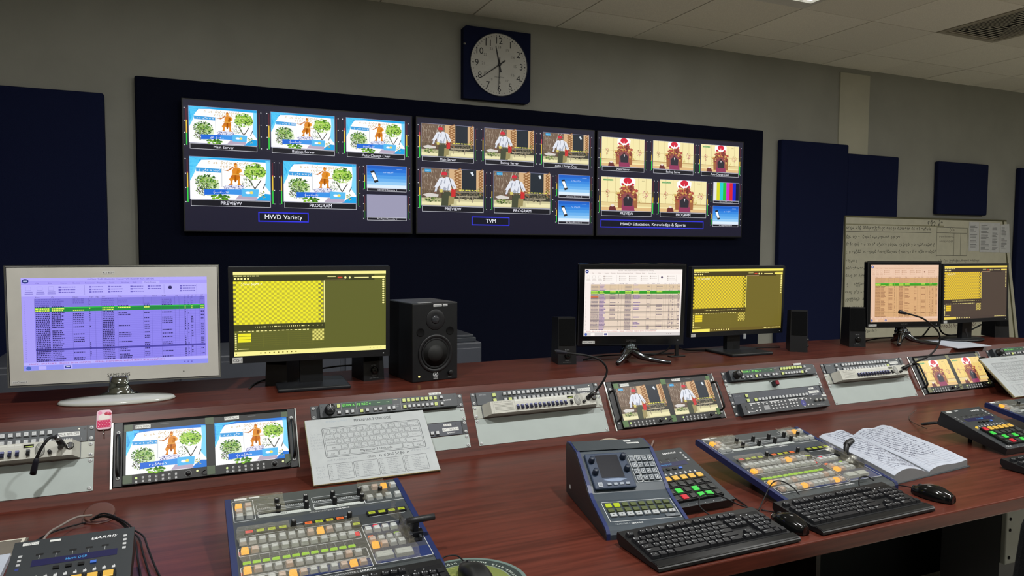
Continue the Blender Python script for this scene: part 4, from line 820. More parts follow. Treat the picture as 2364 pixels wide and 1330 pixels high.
# ------------------------------------------------------------------ production switchers
def switcher(label, x, y, rz=0, arm=0):
    t = thing('video_switcher', label, 'video switcher', (x, y, TZ), (0, 0, rz), group='grey and blue video switchers on the desk')
    W, Dp, zf, zb = 400, 372, 22, 88; a = math.atan2(zb - zf, Dp - 12); S = Matrix.Translation((0, .012, zf * .001)) @ Matrix.Rotation(a, 4, 'X')
    prof = [(0, 2), (0, 12), (4, 19), (12, zf), (Dp - 4, zb), (Dp, zb - 4), (Dp, zb - 15), (40, 13), (14, 2)]
    MB().prism(prof, 12, W - 12, '#3d4244', 'plastic').build('housing', t)
    pr2 = [(0, 1), (0, 13), (4, 20.5), (12, zf + 1.6), (Dp - 4, zb + 1.6), (Dp, zb - 3), (Dp, zb - 16), (40, 12), (14, 1)]
    for xa in (130, W - 150): MB().box(xa, xa + 20, 262, 282, 0, 50, '#0c0d0f', 'rubber', 2).build('rear_foot', t)
    for xa in (0, W - 12): MB().prism(pr2, xa, xa + 12, '#18244f', 'plastic').build('side_cheek', t)
    b = MB(T=S); g = '#303437'; b.rect(14, 24, W - 14, 362, .5, g, 'plastic'); b.rect(14, 222, W - 14, 256, .7, '#343a42', 'plastic')
    b.rect(268, 30, 386, 68, .8, '#1c2a58', 'plastic'); b.rect(120, 30, 262, 56, .8, '#1c2a58', 'plastic'); b.rect(272, 68, 386, 175, .7, '#343848', 'plastic')
    wl = '#c3c7ca'; m = 'paint'
    for (x0_, y0_, x1_, y1_) in ((14, 262, 59, 350), (298, 264, 392, 348), (16, 130, 262, 160), (16, 62, 262, 94), (16, 26, 262, 60), (268, 30, 388, 178)): b.frame(x0_, y0_, x1_, y1_, 1.3, 1, wl, m, r=4)
    b.rect(66, 268, 176, 280, 1, '#aeb4b0', m); b.rect(186, 268, 296, 280, 1, '#aeb4b0', m); b.text('PST', 120, 271, 6, 1.2, '#3a3d40', m, al='c'); b.text('PGM', 242, 271, 6, 1.2, '#3a3d40', m, al='c')
    b.text('ICONMASTER |', 172, 258, 5, 1.2, '#a9adb0', m, w=52); harris(b, 228, 258, 5, 1.2); b.text('ICONMASTER |', 176, 15, 5, 1.2, '#a9adb0', m, w=52); harris(b, 232, 15, 5, 1.2)
    for k in range(2):
        for (xa, xb) in ((66, 176), (186, 298)):
            yy = 318 - 30 * k; b.frame(xa - 2, yy - 18, xb, yy + 6, 1, 1, wl, m, r=4); b.rect(xa + 4, yy - 8, xb - 4, yy - 4, 1.1, '#1a1c1e', m)
            for q in range(26): b.rect(xa + 3 + q * 4, yy - 14, xa + 5 + q * 4, yy - 12 + (q % 3 == 0), 1.1, wl, m)
    b.frame(32, 202, 112, 220, 1, 1, wl, m, r=3); b.frame(134, 200, 254, 224, 1, 1, wl, m, r=3); b.frame(294, 206, 376, 224, 1, 1, wl, m, r=3)
    for q in range(12): b.rect(36 + q * 18.5 - .3, 94, 36 + q * 18.5 + .3, 130, 1, '#8d9194', m)
    b.text('PGM', 20, 136, 4, 1.2, '#d05a3a', m, rot=math.pi / 2); b.text('PST', 20, 68, 4, 1.2, '#d05a3a', m, rot=math.pi / 2)
    b.rect(20, 354, 46, 362, 1.2, '#c6c8c8', 'paper'); b.rect(52, 356, 74, 362, 1.2, '#c0c2c2', 'paper'); b.build('control_surface', t)
    R = Matrix.Rotation(a, 3, 'X').to_euler()
    def put(key, mk, nm, px, py, z=.6):
        o = part('sw_' + key, mk, nm, t); o.location = S @ Vector((px * .001, py * .001, z * .001)); o.rotation_euler = (a, 0, 0); return o
    def capk(c, mt_, w=15, h=16, ht=8):
        def mk():
            b = MB(); x, y = w / 2, h / 2
            b.add([(-x, -y, 0), (x, -y, 0), (x, y, 0), (-x, y, 0), (-x + 1.4, -y + 1.4, ht), (x - 1.4, -y + 1.4, ht), (x - 1.4, y - 1.4, ht), (-x + 1.4, y - 1.4, ht)],
                  [(4, 5, 6, 7), (0, 1, 5, 4), (1, 2, 6, 5), (2, 3, 7, 6), (3, 0, 4, 7)], c, mt_)
            if mt_ != 'glow': b.frame(-x + 2.2, -y + 2.2, x - 2.2, y - 2.2, .5, ht + .1, '#7f8385', 'paint'); b.rect(-3, 1, 3, 1.8, ht + .15, '#6d7072', 'paint')
            return b
        return mk
    pale = capk('#b4b8b7', 'cap'); warm = capk('#c0aa9c', 'cap'); lit = capk((1.25, .55, .06), 'glow')  # caps beside lit keys have the spilled orange glow put into their colour
    def row(y, n, xs, lits=(), tinted=()):
        for i in range(n):
            x = xs[0] + (xs[1] - xs[0]) * i / (n - 1) + (1.5 if i > 3 else 0) + (1.5 if i > 7 else 0) - 1.5
            if i in lits: put('lit', lit, 'lit_key', x, y)
            elif i in tinted: put('warm', warm, 'key', x, y)
            else: put('pale', pale, 'key', x, y)
    row(178, 12, (28, 238), (7,) if False else (8,), (7, 9)); row(145, 12, (30, 240), (0,), (1,)); row(78, 12, (30, 240), (0,), (1, 4, 10)); row(43, 12, (33, 243), (4, 10), (0, 3, 5, 9, 11))
    flat = lambda c, w=15, h=7, ht=3, mt_='glow': capk(c, mt_, w, h, ht)
    for i in range(12): put('green', flat((.33, .62, .02)), 'green_key', 29 + 18.4 * i + (1.5 if i > 3 else 0) + (1.5 if i > 7 else 0), 106)
    def framed(c):
        def mk(): return MB().box(-10.5, 10.5, -8, 8, 0, 5, '#15171a', 'plastic').rect(-7.5, -4.8, 7.5, 4.8, 5.1, c, 'glow').rect(-3, -.6, 3, .6, 5.2, '#3a3c10', 'paint')
        return mk
    ye, rd, og, ol = (.42, .50, .02), (.75, .03, .03), (.80, .14, .02), (.50, .45, .02)
    for k, c in enumerate(('rd', 'ye', 'ye', 'ye')): put(c, framed(dict(rd=rd, ye=ye)[c]), 'lit_key', 41 + 22.5 * k, 211)
    for k, c in enumerate(('og', 'ye', 'ol', 'og')): put(c, framed(dict(og=og, ye=ye, ol=ol)[c]), 'lit_key', 162 + 22.5 * k, 212)
    for k in range(4): put('ye', framed(ye), 'lit_key', 301 + 22.5 * k, 216)
    put('ye', framed(ye), 'lit_key', 259, 180); put('rs', flat((.8, .03, .04), 11, 12), 'lit_key', 254, 148)
    for i in range(4):
        put('pale', pale, 'key', 279 + 18.5 * i, 152); put('pale' if i else 'warm', pale if i else warm, 'key', 279 + 18.5 * i, 112)
        put('lit' if i == 0 else ('warm' if i == 1 else 'pale'), lit if i == 0 else (warm if i == 1 else pale), 'key' if i else 'lit_key', 281 + 18.5 * i, 92)
    put('rf', flat((.8, .03, .06), 12, 6), 'lit_key', 298, 168)
    put('of', flat((.85, .16, .04), 12, 6), 'lit_key', 279, 129); put('gf', flat((.30, .5, .05), 12, 6), 'lit_key', 335, 129)
    for x in (279, 317, 336): put('df', flat('#4a4840', 12, 6, 3, 'plastic'), 'dark_key', x, 168)
    for x in (298, 317): put('df', flat('#4a4840', 12, 6, 3, 'plastic'), 'dark_key', x, 129)
    for x in (290, 331): put('wide', capk('#a4a8a4', 'cap', 37, 22, 8), 'wide_key', x, 52)
    for i in range(2):
        for j in range(3): put('lit' if (i, j) == (0, 2) else ('warm' if j == 1 and i == 0 or (j == 2) else 'pale'), lit if (i, j) == (0, 2) else (warm if j == 1 and i == 0 or j == 2 else pale), 'lit_key' if (i, j) == (0, 2) else 'key', 27 + 20 * i, 278 + 21 * j)
    for i in range(4):
        put('pale', pale, 'key', 312 + 22 * i, 284); put('lit' if i == 2 else ('warm' if i == 1 else 'pale'), lit if i == 2 else (warm if i == 1 else pale), 'lit_key' if i == 2 else 'key', 312 + 22 * i, 330)
    def kn():
        b = MB(); b.lathe(0, 0, [(6.2, 0), (6.2, 1), (5.6, 2), (5.4, 17), (4.8, 18)], '#0e0f11', 'plastic', 16)
        for k in range(3): b.rect(-3 + 2.4 * k, -2.4, -2 + 2.4 * k, 2.4, 18.1, '#b9bbbd', 'paint')
        return b
    for px, py in ((107, 310), (170, 310), (107, 282), (168, 282), (231, 310), (292, 310), (231, 283), (293, 282), (340, 302), (131, 210), (250, 210)): put('kn', kn, 'knob', px, py)
    # lever (T-bar)
    b = MB(T=S); b.box(350, 358, 84, 168, 0, 20, '#26282c', 'plastic', 1); b.box(358, 374, 84, 168, 0, 4, '#151619', 'plastic'); b.box(374, 379, 84, 168, 0, 12, '#303236', 'plastic', 1); b.build('lever_slot', t)
    b = MB(T=S)
    ly = 112 + arm; b.slab([(352, ly - 18), (384, ly - 18), (384, ly - 2), (352, ly - 2)], 3, 16, '#17181b', 'plastic')
    if arm > 20: b.tube([(366, ly - 8, 8), (367, ly - 4, 22), (374, ly + 4, 34), (384, ly + 10, 40)], [7, 7, 8, 9], '#131416', 'plastic', 12, 3); b.tube([(376, ly + 6, 37), (392, ly + 12, 42), (408, ly + 16, 44)], [9.5, 10, 9, 8], '#131416', 'plastic', 12, 3)
    else: b.box(363, 375, ly - 14, ly - 4, 10, 36, '#17181b', 'plastic', 2); b.tube([(348, ly - 8, 40), (410, ly - 8, 42)], 7, '#1a1b1d', 'plastic', 14, 1)
    b.build('fader_lever', t)
    # crumpled clear dust film
    rnd = random.Random(int(x * 50) + 3); b = MB(T=S)
    NX, NY = 26, 24; vs = []
    for j in range(NY + 1):
        for i in range(NX + 1):
            u, v = i / NX, j / NY; e = (rnd.random() - .5) * 9 if (i in (0, NX) or j in (0, NY)) else 0
            vs.append((18 + u * 340 + e, 16 + v * 336 + (rnd.random() - .5) * 9 * (j in (0, NY)), 9.5 + rnd.random() * 2.2 + (3 if j == 0 else 0) * rnd.random()))
    hid = lambda i, j: (.28 < i / NX < .78 and .50 < j / NY < .98) or (i / NX > .72 and .35 < j / NY < .72) or (.60 < j / NY < .72)
    fs = [(j * (NX + 1) + i, j * (NX + 1) + i + 1, (j + 1) * (NX + 1) + i + 1, (j + 1) * (NX + 1) + i) for j in range(NY) for i in range(NX) if not hid(i, j)]
    b.add(vs, fs, '#ffffff', 'film', True)
    vs = []; fs = []
    for k in range(15):
        f = k / 14; vs += [(340 + 10 * math.sin(k), 60 + f * 165, 10 + rnd.random() * 5), (350 + 5 * math.cos(k * 2), 60 + f * 165, 24 + rnd.random() * 8)]
    b.add(vs, [(2 * k, 2 * k + 1, 2 * k + 3, 2 * k + 2) for k in range(14)], '#ffffff', 'film', True)
    o = b.build('dust_film', t); o['label'] = 'crumpled clear plastic film'
    return t
switcher('nearest video switcher, behind the cut-off keyboard at the bottom left', .064, 1.366)
switcher('middle video switcher, between the small control panel and the open logbook', 1.376, 1.368, 0, 34)
switcher('farthest video switcher, cut off by the right picture edge', 2.702, 1.366)

# ------------------------------------------------------------------ small override panels with big square keys
def ocp(label, x, y, tapes=True):
    t = thing('override_panel', label, 'control panel', (x, y, TZ), group='dark grey panels with six columns of square keys')
    W, Dp = 202, 240; a = math.radians(17.5); zf = 24
    S = Matrix.Translation((0, 0, zf * .001)) @ Matrix.Rotation(a, 4, 'X')
    b = MB(T=S); b.prism([(0, -22), (Dp, -50), (Dp, -1.5), (0, -1.5)], 0, W, '#0e0f11', 'plastic'); b.build('housing', t)
    for xx in (60, W - 68): MB().box(xx, xx + 8, 160, 170, 0, 30, '#0c0d0f', 'rubber').build('rear_foot', t)
    b = MB(T=S); b.box(-.5, W + .5, -.5, Dp + .5, -1.5, 0, '#2a2e31', 'paint', .4); harris(b, 128, 218, 7, .2)
    for i in range(5): b.rect(45.6 + 27 * i, 183, 46.4 + 27 * i, 193, .2, '#9a9da0', 'paint'); b.rect(40 + 27 * i, 193, 52 + 27 * i, 198, .3, '#0a0b0c', 'paint')
    for i in range(4): b.rect(184, 178 + 12 * i, 190, 184 + 12 * i, .2, '#b0b2b4', 'paint'); b.rect(12, 158 + 12 * i, 18, 164 + 12 * i, .2, '#a0a2a4' if i else '#2a3570', 'paint')
    for i in range(9): b.rect(47 + 15.6 * i - 2, 128, 50.5 + 15.6 * i, 134, .2, '#b8babc', 'paint'); b.rect(48 + 15.6 * i, 134, 49.4 + 15.6 * i, 137, .2, '#b8babc', 'paint')
    b.text('Reset', 20, 116, 3.5, .2, '#b8babc', 'paint'); b.text('OCP', 12, 8, 9, .2, '#c9cbcd', 'paint')
    for i in range(6):
        for j in range(4): b.disc(24 + 26 * i + (10 if j == 0 else 10), 5 + 25 * j, 1.2, .2, '#c9cbcd', 'paint', 6)
    b.build('face_plate', t)
    b = MB(T=S); b.rect(36, 163, 176, 181, .4, (.008, .008, .06)); b.text('Harris OCP', 108, 169, 6, .6, (.08, .45, .9), al='c', w=34); b.build('blue_display', t)
    def put(key, mk, nm, px, py, z=.2):
        o = part('ocp_' + key, mk, nm, t); o.location = S @ Vector((px * .001, py * .001, z * .001)); o.rotation_euler = (a, 0, 0)
    def sq(c):
        def mk():
            b = MB(); b.box(-12.2, 12.2, -11.5, 11.5, 0, 7, '#08090a', 'plastic')
            return b.box(-8.4, 8.4, -7.4, 8.2, 7, 9.5, c, 'glow' if not isinstance(c, str) else 'plastic', 1)
        return mk
    am, gn, rd = (.85, .50, .07), (.05, .72, .07), (.70, .015, .03)
    G = [[('r', rd)] + [('a', am)] * 5, [('g', gn)] + [('k', '#2c2e2d')] * 5, [('k', '#2c2e2d'), ('g', gn), ('k', '#2c2e2d'), ('g', gn), ('k', '#2c2e2d'), ('k', '#2c2e2d')],
         [('k', '#2c2e2d'), ('r', rd), ('k', '#2c2e2d'), ('g', gn), ('g', gn), ('k', '#2c2e2d')]]
    for r, rw in enumerate(G):
        for i, (k, c) in enumerate(rw): put(k, sq(c), 'square_key' if k == 'k' else 'lit_key', 38 + 25.6 * i, 104 - 25.5 * r)
    for i in range(4): put('s' + str(i == 3), (lambda c: (lambda: MB().box(-5, 5, -3.4, 3.4, 0, 3, c, 'plastic')))('#3a63b8' if i == 3 else '#0c0d0e'), 'small_key', 78 + 20 * i, 150)
    put('dome', lambda: MB().lathe(0, 0, [(5, 0), (5, 2), (3.5, 4), (1.5, 4.6)], (.9, .6, .05), 'glow', 12), 'reset_button', 26, 125)
    if tapes: b = MB(T=S); b.rect(14, 226, 40, 234, .5, '#c4c6c4', 'paper'); b.rect(58, 228, 76, 234, .5, '#c4c6c4', 'paper'); b.text('CONTROL', 16, 228, 4, .6, '#30343a', 'paint'); b.build('label_tape', t)
    return t
ocp('control panel with square keys at the bottom left corner, cut by the frame', -.312, 1.392)
ocp('control panel with square keys right beside the blue-edged panel with a small screen', 1.062, 1.435, False)
ocp('control panel with square keys right of the open logbook', 2.382, 1.452)

# ------------------------------------------------------------------ panel with small screen and keypad
t = thing('router_control_panel', 'blue-edged desktop panel with a small dark screen, keypad and two rows of green windows', 'control panel', (.853, 1.385, TZ), (0, 0, math.radians(-12)))
W = 210; prof = [(0, 0), (0, 12), (6, 20), (18, 25), (110, 52), (132, 62), (148, 76), (240, 134), (300, 142), (326, 138), (330, 130), (322, 4)]
def nuc_prof(o): return [(max(y - (o if y < 50 else 0), -o), max(z + (o if z > 2 else 0), 0)) for y, z in prof]
MB().prism(prof, 9, W - 9, '#353e46', 'plastic').build('housing', t)
for xa in (0, W - 9): MB().prism([(y, z + 2.5 if z > 4 else z) for y, z in prof], xa, xa + 9, '#1f2b58', 'plastic').build('side_cheek', t)
for xa, n in ((-1.2, 0),): MB().prism([(y, z - 2 if z > 8 else z) for y, z in prof], xa, xa + 1.2, '#191b1e', 'plastic').build('side_panel', t)
MB(.001, Matrix.Translation((-.0012, .286, .030)) @ Matrix.Rotation(-math.pi / 2, 4, 'Y')).disc(0, 0, 6, .4, '#b9bbbc', 'paper', 14).build('round_sticker', t)
a1 = math.atan2(27, 92); S1 = Matrix.Translation((0, .018, .0252)) @ Matrix.Rotation(a1, 4, 'X')
a2 = math.atan2(58, 92); S2 = Matrix.Translation((0, .148, .0762)) @ Matrix.Rotation(a2, 4, 'X')
b = MB(T=S1); b.frame(20, 14, 198, 88, 1.2, .3, '#c6cacc', 'paint', r=3); b.text('NUCLEUS |', 30, 3, 4.6, .3, '#a9b0b4', 'paint', w=34); harris(b, 68, 3, 4.6, .3)
for i in range(8):
    for j in range(2): b.rect(26 + 21 * i, 46 + 19.5 * j, 43.5 + 21 * i, 62 + 19.5 * j, .35, '#23271c', 'paint')
b.build('printed_frame', t)
for i in range(8):
    for j in range(2):
        lit = i < 2 and j == 1
        MB(T=S1).box(28 + 21 * i, 42 + 21 * i, 48 + 19.5 * j, 60 + 19.5 * j, .4, 3, (.50, .62, .02) if lit else '#4d5634', 'glow' if lit else 'plastic').build('window_key', t)
for i in range(8):
    if i < 8: MB(T=S1).box(27 + 21 * i, 43 + 21 * i, 29 - (0 if i < 6 else -3), 42, .4, 5, '#9ea2a4', 'cap', 1).rect(33 + 21 * i, 33, 36 + 21 * i, 36, 5.2, '#2b2e30', 'paint').build('key', t)
MB(T=S1).box(160, 196, 17, 27, .4, 3, '#5b6167', 'plastic', .8).text('TAKE', 171, 20, 3.4, 3.2, '#a5abb0', 'paint').build('take_key', t)
b = MB(T=S2); b.box(16, 124, -16, 96, 0, 8, '#253349', 'plastic', 3); b.poly([(44, 10), (62, 4), (84, 3), (106, 10), (84, 13), (62, 13)], 8.2, '#6f7f99', 'plastic'); b.build('screen_bezel', t)
MB(T=S2).rect(42, 16, 102, 88, 8.4, (.004, .005, .009), 'glow').build('screen', t)
for px, py in ((29, 70), (29, 32), (114, 76), (114, 38)): MB(T=S2).lathe(px, py, [(8, 6), (8, 12), (6.5, 22), (5, 23)], '#1b2536', 'plastic', 16).build('knob', t)
for k in range(4): MB(T=S2).box(50 + 16 * k, 60 + 16 * k, -9, -2, 8, 11, '#8d95a0', 'cap', .6).build('soft_key', t)
MB(T=S2).box(26, 38, -12, 2, 8, 10, '#9aa0a8', 'cap', .6).rect(28, -9, 36, -8, 10.1, '#2a2d30', 'paint').rect(28, -4, 36, -3, 10.1, '#2a2d30', 'paint').build('power_key', t)
b = MB(T=S2); b.frame(132, 2, 148, 88, 1, .6, '#c6cacc', 'paint', r=3); b.frame(150, 2, 199, 88, 1, .6, '#c6cacc', 'paint', r=3); b.build('keypad_frame', t)
for j in range(4):
    for i in range(4):
        x = 134.5 + (0 if i == 0 else 2.5) + 15.2 * i
        o = MB(T=S2); o.box(x, x + 11.4, 6 + 20.5 * j, 21 + 20.5 * j, .5, 4.5, '#8f959b', 'cap', .6); o.rect(x + 2.2, 9 + 20.5 * j, x + 9.2, 18 + 20.5 * j, 4.6, '#4b5158', 'paint'); o.line(x + 4, 11 + 20.5 * j, x + 7.4, 16 + 20.5 * j, 1, 4.7, '#d5d8da', 'paint'); o.build('keypad_key', t)
S3 = Matrix.Translation((0, .240, .1365)) @ Matrix.Rotation(math.atan2(8, 60), 4, 'X')
MB(T=S3).box(4, 206, 2, 62, -.4, 1.2, '#363d42', 'plastic', .5).build('top_cover', t)
MB(T=S3).rect(146, 44, 166, 52, 1.4, '#c3c5c4', 'paper').rect(150, 30, 184, 38, 1.4, '#c3c5c4', 'paper').text('NUCLEUS-2', 152, 32, 4, 1.5, '#3a3d40', 'paint').build('label_tape', t)

# ------------------------------------------------------------------ computer keyboards and mice
def keyboard(label, x, y, rz=0):
    t = thing('computer_keyboard', label, 'keyboard', (x, y, TZ), (0, 0, rz), group='black computer keyboards at the front of the desk')
    W, D = 388, 158; prof = [(0, 3), (0, 9), (5, 13), (24, 15), (30, 13), (D - 3, 30), (D, 26), (D, 14), (D - 10, 3)]
    b = MB(); b.prism(prof, 0, W, '#111214', 'plastic'); b.build('housing', t)
    b = MB(); b.prism([(2, 12.2), (5, 14), (22, 16), (27, 14.4)], 2, W - 2, '#1a1b1d', 'gloss'); b.build('front_rim', t)
    for xx in (30, W - 42): MB().box(xx, xx + 12, 10, 22, 0, 4, '#0b0b0c', 'rubber').build('foot', t)
    for xx in (30, W - 42): MB().box(xx, xx + 12, D - 16, D - 10, 0, 14, '#0b0b0c', 'rubber').build('foot', t)
    a = math.atan2(17, 126); S = Matrix.Translation((0, .030, .0132)) @ Matrix.Rotation(a, 4, 'X'); u = 16.4; K = []
    rows = [(3, [1] * 13 + [2]), (2, [1.5] + [1] * 12 + [1.5]), (1, [1.8] + [1] * 11 + [2.2]), (0, [2.3] + [1] * 10 + [2.7]), (-1, [1.3, 1.2, 1.2, 5.6, 1.2, 1.2, 1.2, 1.1 + 1])]
    y0 = 20
    for r, ks in rows:
        xx = 8; tot = sum(ks); sc = 15 * u / tot
        for w in ks: K.append((xx, y0 + r * u, w * sc)); xx += w * sc
    for i, xx in enumerate([0, 2, 3, 4, 5, 6.5, 7.5, 8.5, 9.5, 11, 12, 13, 14]): K.append((8 + xx * u, y0 + 4.45 * u, u))
    nx = 8 + 15 * u + 6
    for i in range(3):
        for r in (2, 3, 4.45): K.append((nx + i * u, y0 + r * u, u))
        K.append((nx + i * u, y0 - u, u))
    K.append((nx + u, y0, u)); mx = nx + 3 * u + 6
    for i in range(4):
        for r in (3, 2, 1, 0, -1):
            if i == 1 and r == -1 or i == 3 and r in (0, 1): continue
            K.append((mx + i * u, y0 + r * u, 2 * u if i == 0 and r == -1 else u))
    K.sort(key=lambda k: (k[0] < 6, 0))
    def kmesh(w, seed):
        def mk():
            b = MB(); x1, y1 = w - .6, u - .9
            b.add([(.6, .6, 0), (x1, .6, 0), (x1, y1, 0), (.6, y1, 0), (2.2, 2.2, 6.4), (x1 - 1.6, 2.2, 6.4), (x1 - 1.6, y1 - 1.2, 7), (2.2, y1 - 1.2, 7)], [(4, 5, 6, 7), (0, 1, 5, 4), (1, 2, 6, 5), (2, 3, 7, 6), (3, 0, 4, 7)], '#15161a' if seed < 4 else '#17181c', 'plastic')
            r2 = random.Random(seed)
            if w < 30: b.add([(3.4, 9, 7.1), (5.4, 9, 7.1), (5.4, 12, 7.3), (3.4, 12, 7.3)], [(0, 1, 2, 3)], '#a7aaad', 'paint'); b.script(7, 12, 5 + r2.random() * 2, 4, 7.4, '#8b8e92', 'paint', r2, 0)
            elif w < 60: b.add([(4, 9, 7.2), (14, 9, 7.2), (14, 11, 7.3), (4, 11, 7.3)], [(0, 1, 2, 3)], '#8b8e92', 'paint')
            return b
        return mk
    rest = MB(T=S)
    for i, (kx, ky, w) in enumerate(K):
        seed = i % 5; key = 'kb%.1f_%d' % (w, seed)
        if i < 99: o = part(key, kmesh(w, seed), 'key', t); o.location = S @ Vector((kx * .001, ky * .001, .0005)); o.rotation_euler = (a, 0, 0)
        else:
            y1 = u - .9; x1 = w - .6
            rest.add([(kx + .6, ky + .6, 0), (kx + x1, ky + .6, 0), (kx + x1, ky + y1, 0), (kx + .6, ky + y1, 0), (kx + 2.2, ky + 2.2, 6.6), (kx + x1 - 1.6, ky + 2.2, 6.6), (kx + x1 - 1.6, ky + y1 - 1.2, 7.2), (kx + 2.2, ky + y1 - 1.2, 7.2)], [(4, 5, 6, 7), (0, 1, 5, 4), (1, 2, 6, 5), (2, 3, 7, 6), (3, 0, 4, 7)], '#15161a', 'plastic')
    if rest.v: o = rest.build('keys', t); o['kind'] = 'stuff'
    b = MB(T=S); b.box(mx, mx + 4 * u, y0 + 4.3 * u, y0 + 5.3 * u, -.5, .6, '#1a1b1e', 'gloss')
    for q in range(2): b.disc(mx + 12 + 18 * q, y0 + 4.8 * u, 1.5, .8, '#dfe3e6', 'paint', 8)
    b.build('indicator_strip', t); return t
keyboard('black keyboard at the bottom left, mostly cut off below the nearest switcher', .068, 1.224)
keyboard('black keyboard before the blue-edged panel, nearest one shown whole', .864, 1.200, math.radians(.5))
keyboard('black keyboard in front of the middle switcher, with a mouse to its right', 1.325, 1.208, math.radians(.8))
keyboard('black keyboard at the right picture edge, only its corner showing', 2.235, 1.225)

def mouse(label, x, y, rz, s=1.0, blocky=False):
    t = thing('computer_mouse', label, 'mouse', (x, y, TZ), (0, 0, rz), group='black computer mice')
    L, Wd = 108 * s, 58 * s; NS, NR = 18, 20
    def surf(z0f, z1f, col, mt_, kk=1.0):
        b = MB(); vs = []; fs = []
        for i in range(NS + 1):
            f = i / NS; hw = Wd / 2 * (math.sin(math.pi * min(max(f, .02), .98)) ** (.24 if blocky else .34)) * (1 - .10 * f); top = (16 + 21 * math.sin(math.pi * (.22 + .62 * (1 - f))) * math.sin(math.pi * min(f + .1, 1.0) * .93 + .05) ** .5)
            for j in range(NR + 1):
                th = math.pi * j / NR; c, s_ = math.cos(th), math.sin(th)
                vs.append((hw * kk * (abs(c) ** .75) * (1 if c > 0 else -1), -L / 2 + L * f, 3 + (top - 3) * (abs(s_) ** .7)))
        for i in range(NS):
            for j in range(NR): a_ = i * (NR + 1) + j; fs.append((a_, a_ + NR + 1, a_ + NR + 2, a_ + 1))
        fs.append(tuple(range(NR, -1, -1))); fs.append(tuple(NS * (NR + 1) + j for j in range(NR + 1)))
        return b.add(vs, fs, col, mt_, True)
    surf(0, 1, '#0e0f10', 'gloss' if not blocky else 'plastic').build('shell', t)
    b = MB(); b.lathe(0, 0, [(Wd * .40, 0), (Wd * .44, 3), (Wd * .4, 5)], '#0a0a0b', 'rubber', 20, ry=1.7); b.build('base', t)
    MB(.001, Matrix.Translation((0, L * .00031, .0225 if not blocky else .024)) @ Matrix.Rotation(math.pi / 2, 4, 'Y')).lathe(0, 0, [(7, -3.2), (8, -2), (8, 2), (7, 3.2)], '#1f2022', 'rubber', 16).build('scroll_wheel', t)
    return t
mouse('black mouse right of the nearest whole keyboard', 1.290, 1.276, math.radians(2), .92)
mouse('black mouse right of the second keyboard, below the open logbook', 1.798, 1.282, math.radians(10), .98)
mouse('black mouse standing on the round mouse pad at the bottom edge', .508, 1.313, math.radians(4), 1.0, True)

# round mouse pad with ring lettering
t = thing('mouse_pad', 'round green mouse pad with a dark lettered ring, under the mouse at the bottom edge', 'mouse pad', (.497, 1.312, TZ + .0005))
b = MB(); pts = [(math.cos(k * math.pi / 24), math.sin(k * math.pi / 24)) for k in range(48)]
b.slab([(115 * c, 112 * s_) for c, s_ in pts], 0, 1.6, '#5b6b66', 'rubber'); b.disc(0, 0, 107, 1.7, '#2a3331', 'rubber', 48, ry=104); b.disc(0, 0, 84, 1.8, '#6f7a6c', 'rubber', 40, ry=82); b.disc(0, 0, 81, 1.9, '#66703a', 'rubber', 40, ry=79)
rnd = random.Random(2); blob(b, -20, 20, 55, 2.0, ['#78823f', '#5d6a34', '#8a9148'], 40, rnd, 1); b.build('pad', t)
b = MB()
def ringtext(s, a0, r, h, inward=False):
    a = a0
    for ch in s:
        w = h * .82
        if ch != ' ':
            q = math.radians(a); b.text(ch, r * math.cos(q), r * .975 * math.sin(q), h, 2.0, '#b9c2b9', 'rubber', al='c', rot=q + (-math.pi / 2 if not inward else math.pi / 2))
        a -= math.degrees(w / r)
ringtext('broadcast and audio systems', 178, 91, 9.5); b.disc(91 * math.cos(1.15), 89 * math.sin(1.15), 2.6, 2.0, '#b9c2b9', 'rubber', 8)
def ringtext2(s, a0, r, h):
    a = a0
    for ch in s:
        q = math.radians(a)
        if ch != ' ': b.text(ch, (r + h * .7) * math.cos(q), (r + h * .7) * .975 * math.sin(q), h, 2.0, '#b9c2b9', 'rubber', al='c', rot=q + math.pi / 2)
        a += math.degrees(h * .82 / r)
ringtext2('systemations.asia', -42, 88, 9.5); b.build('ring_lettering', t)

# ------------------------------------------------------------------ open logbook right of the middle switcher
t = thing('logbook', 'thick open logbook with ruled handwritten pages lying right of the middle switcher', 'book', (1.98, 1.6, TZ))
def bk(u, v):          # page surface, u 0..1 left to right, v 0..1 front to back
    FL, FR, BL_, BR_ = Vector((1.800, 1.400)), Vector((2.158, 1.432)), Vector((1.930, 1.790)), Vector((2.325, 1.835))
    p = FL.lerp(FR, u).lerp(BL_.lerp(BR_, u), v); g = .46
    if u < g: z = .020 + .012 * math.sin(math.pi * (u / g) ** .8) - .012 * (u / g) ** 6 + .006 * (1 - u / g)
    else: w = (u - g) / (1 - g); z = .008 + .020 * (w ** .25) * (1 - .15 * w) - .004 * w
    z += .004 * math.sin(u * 22 + 1.0) * v * v + .0025 * math.sin(u * 13 + v * 5)
    return (p.x - 1.98, p.y - 1.6, max(z, .006))
NU, NV = 44, 16
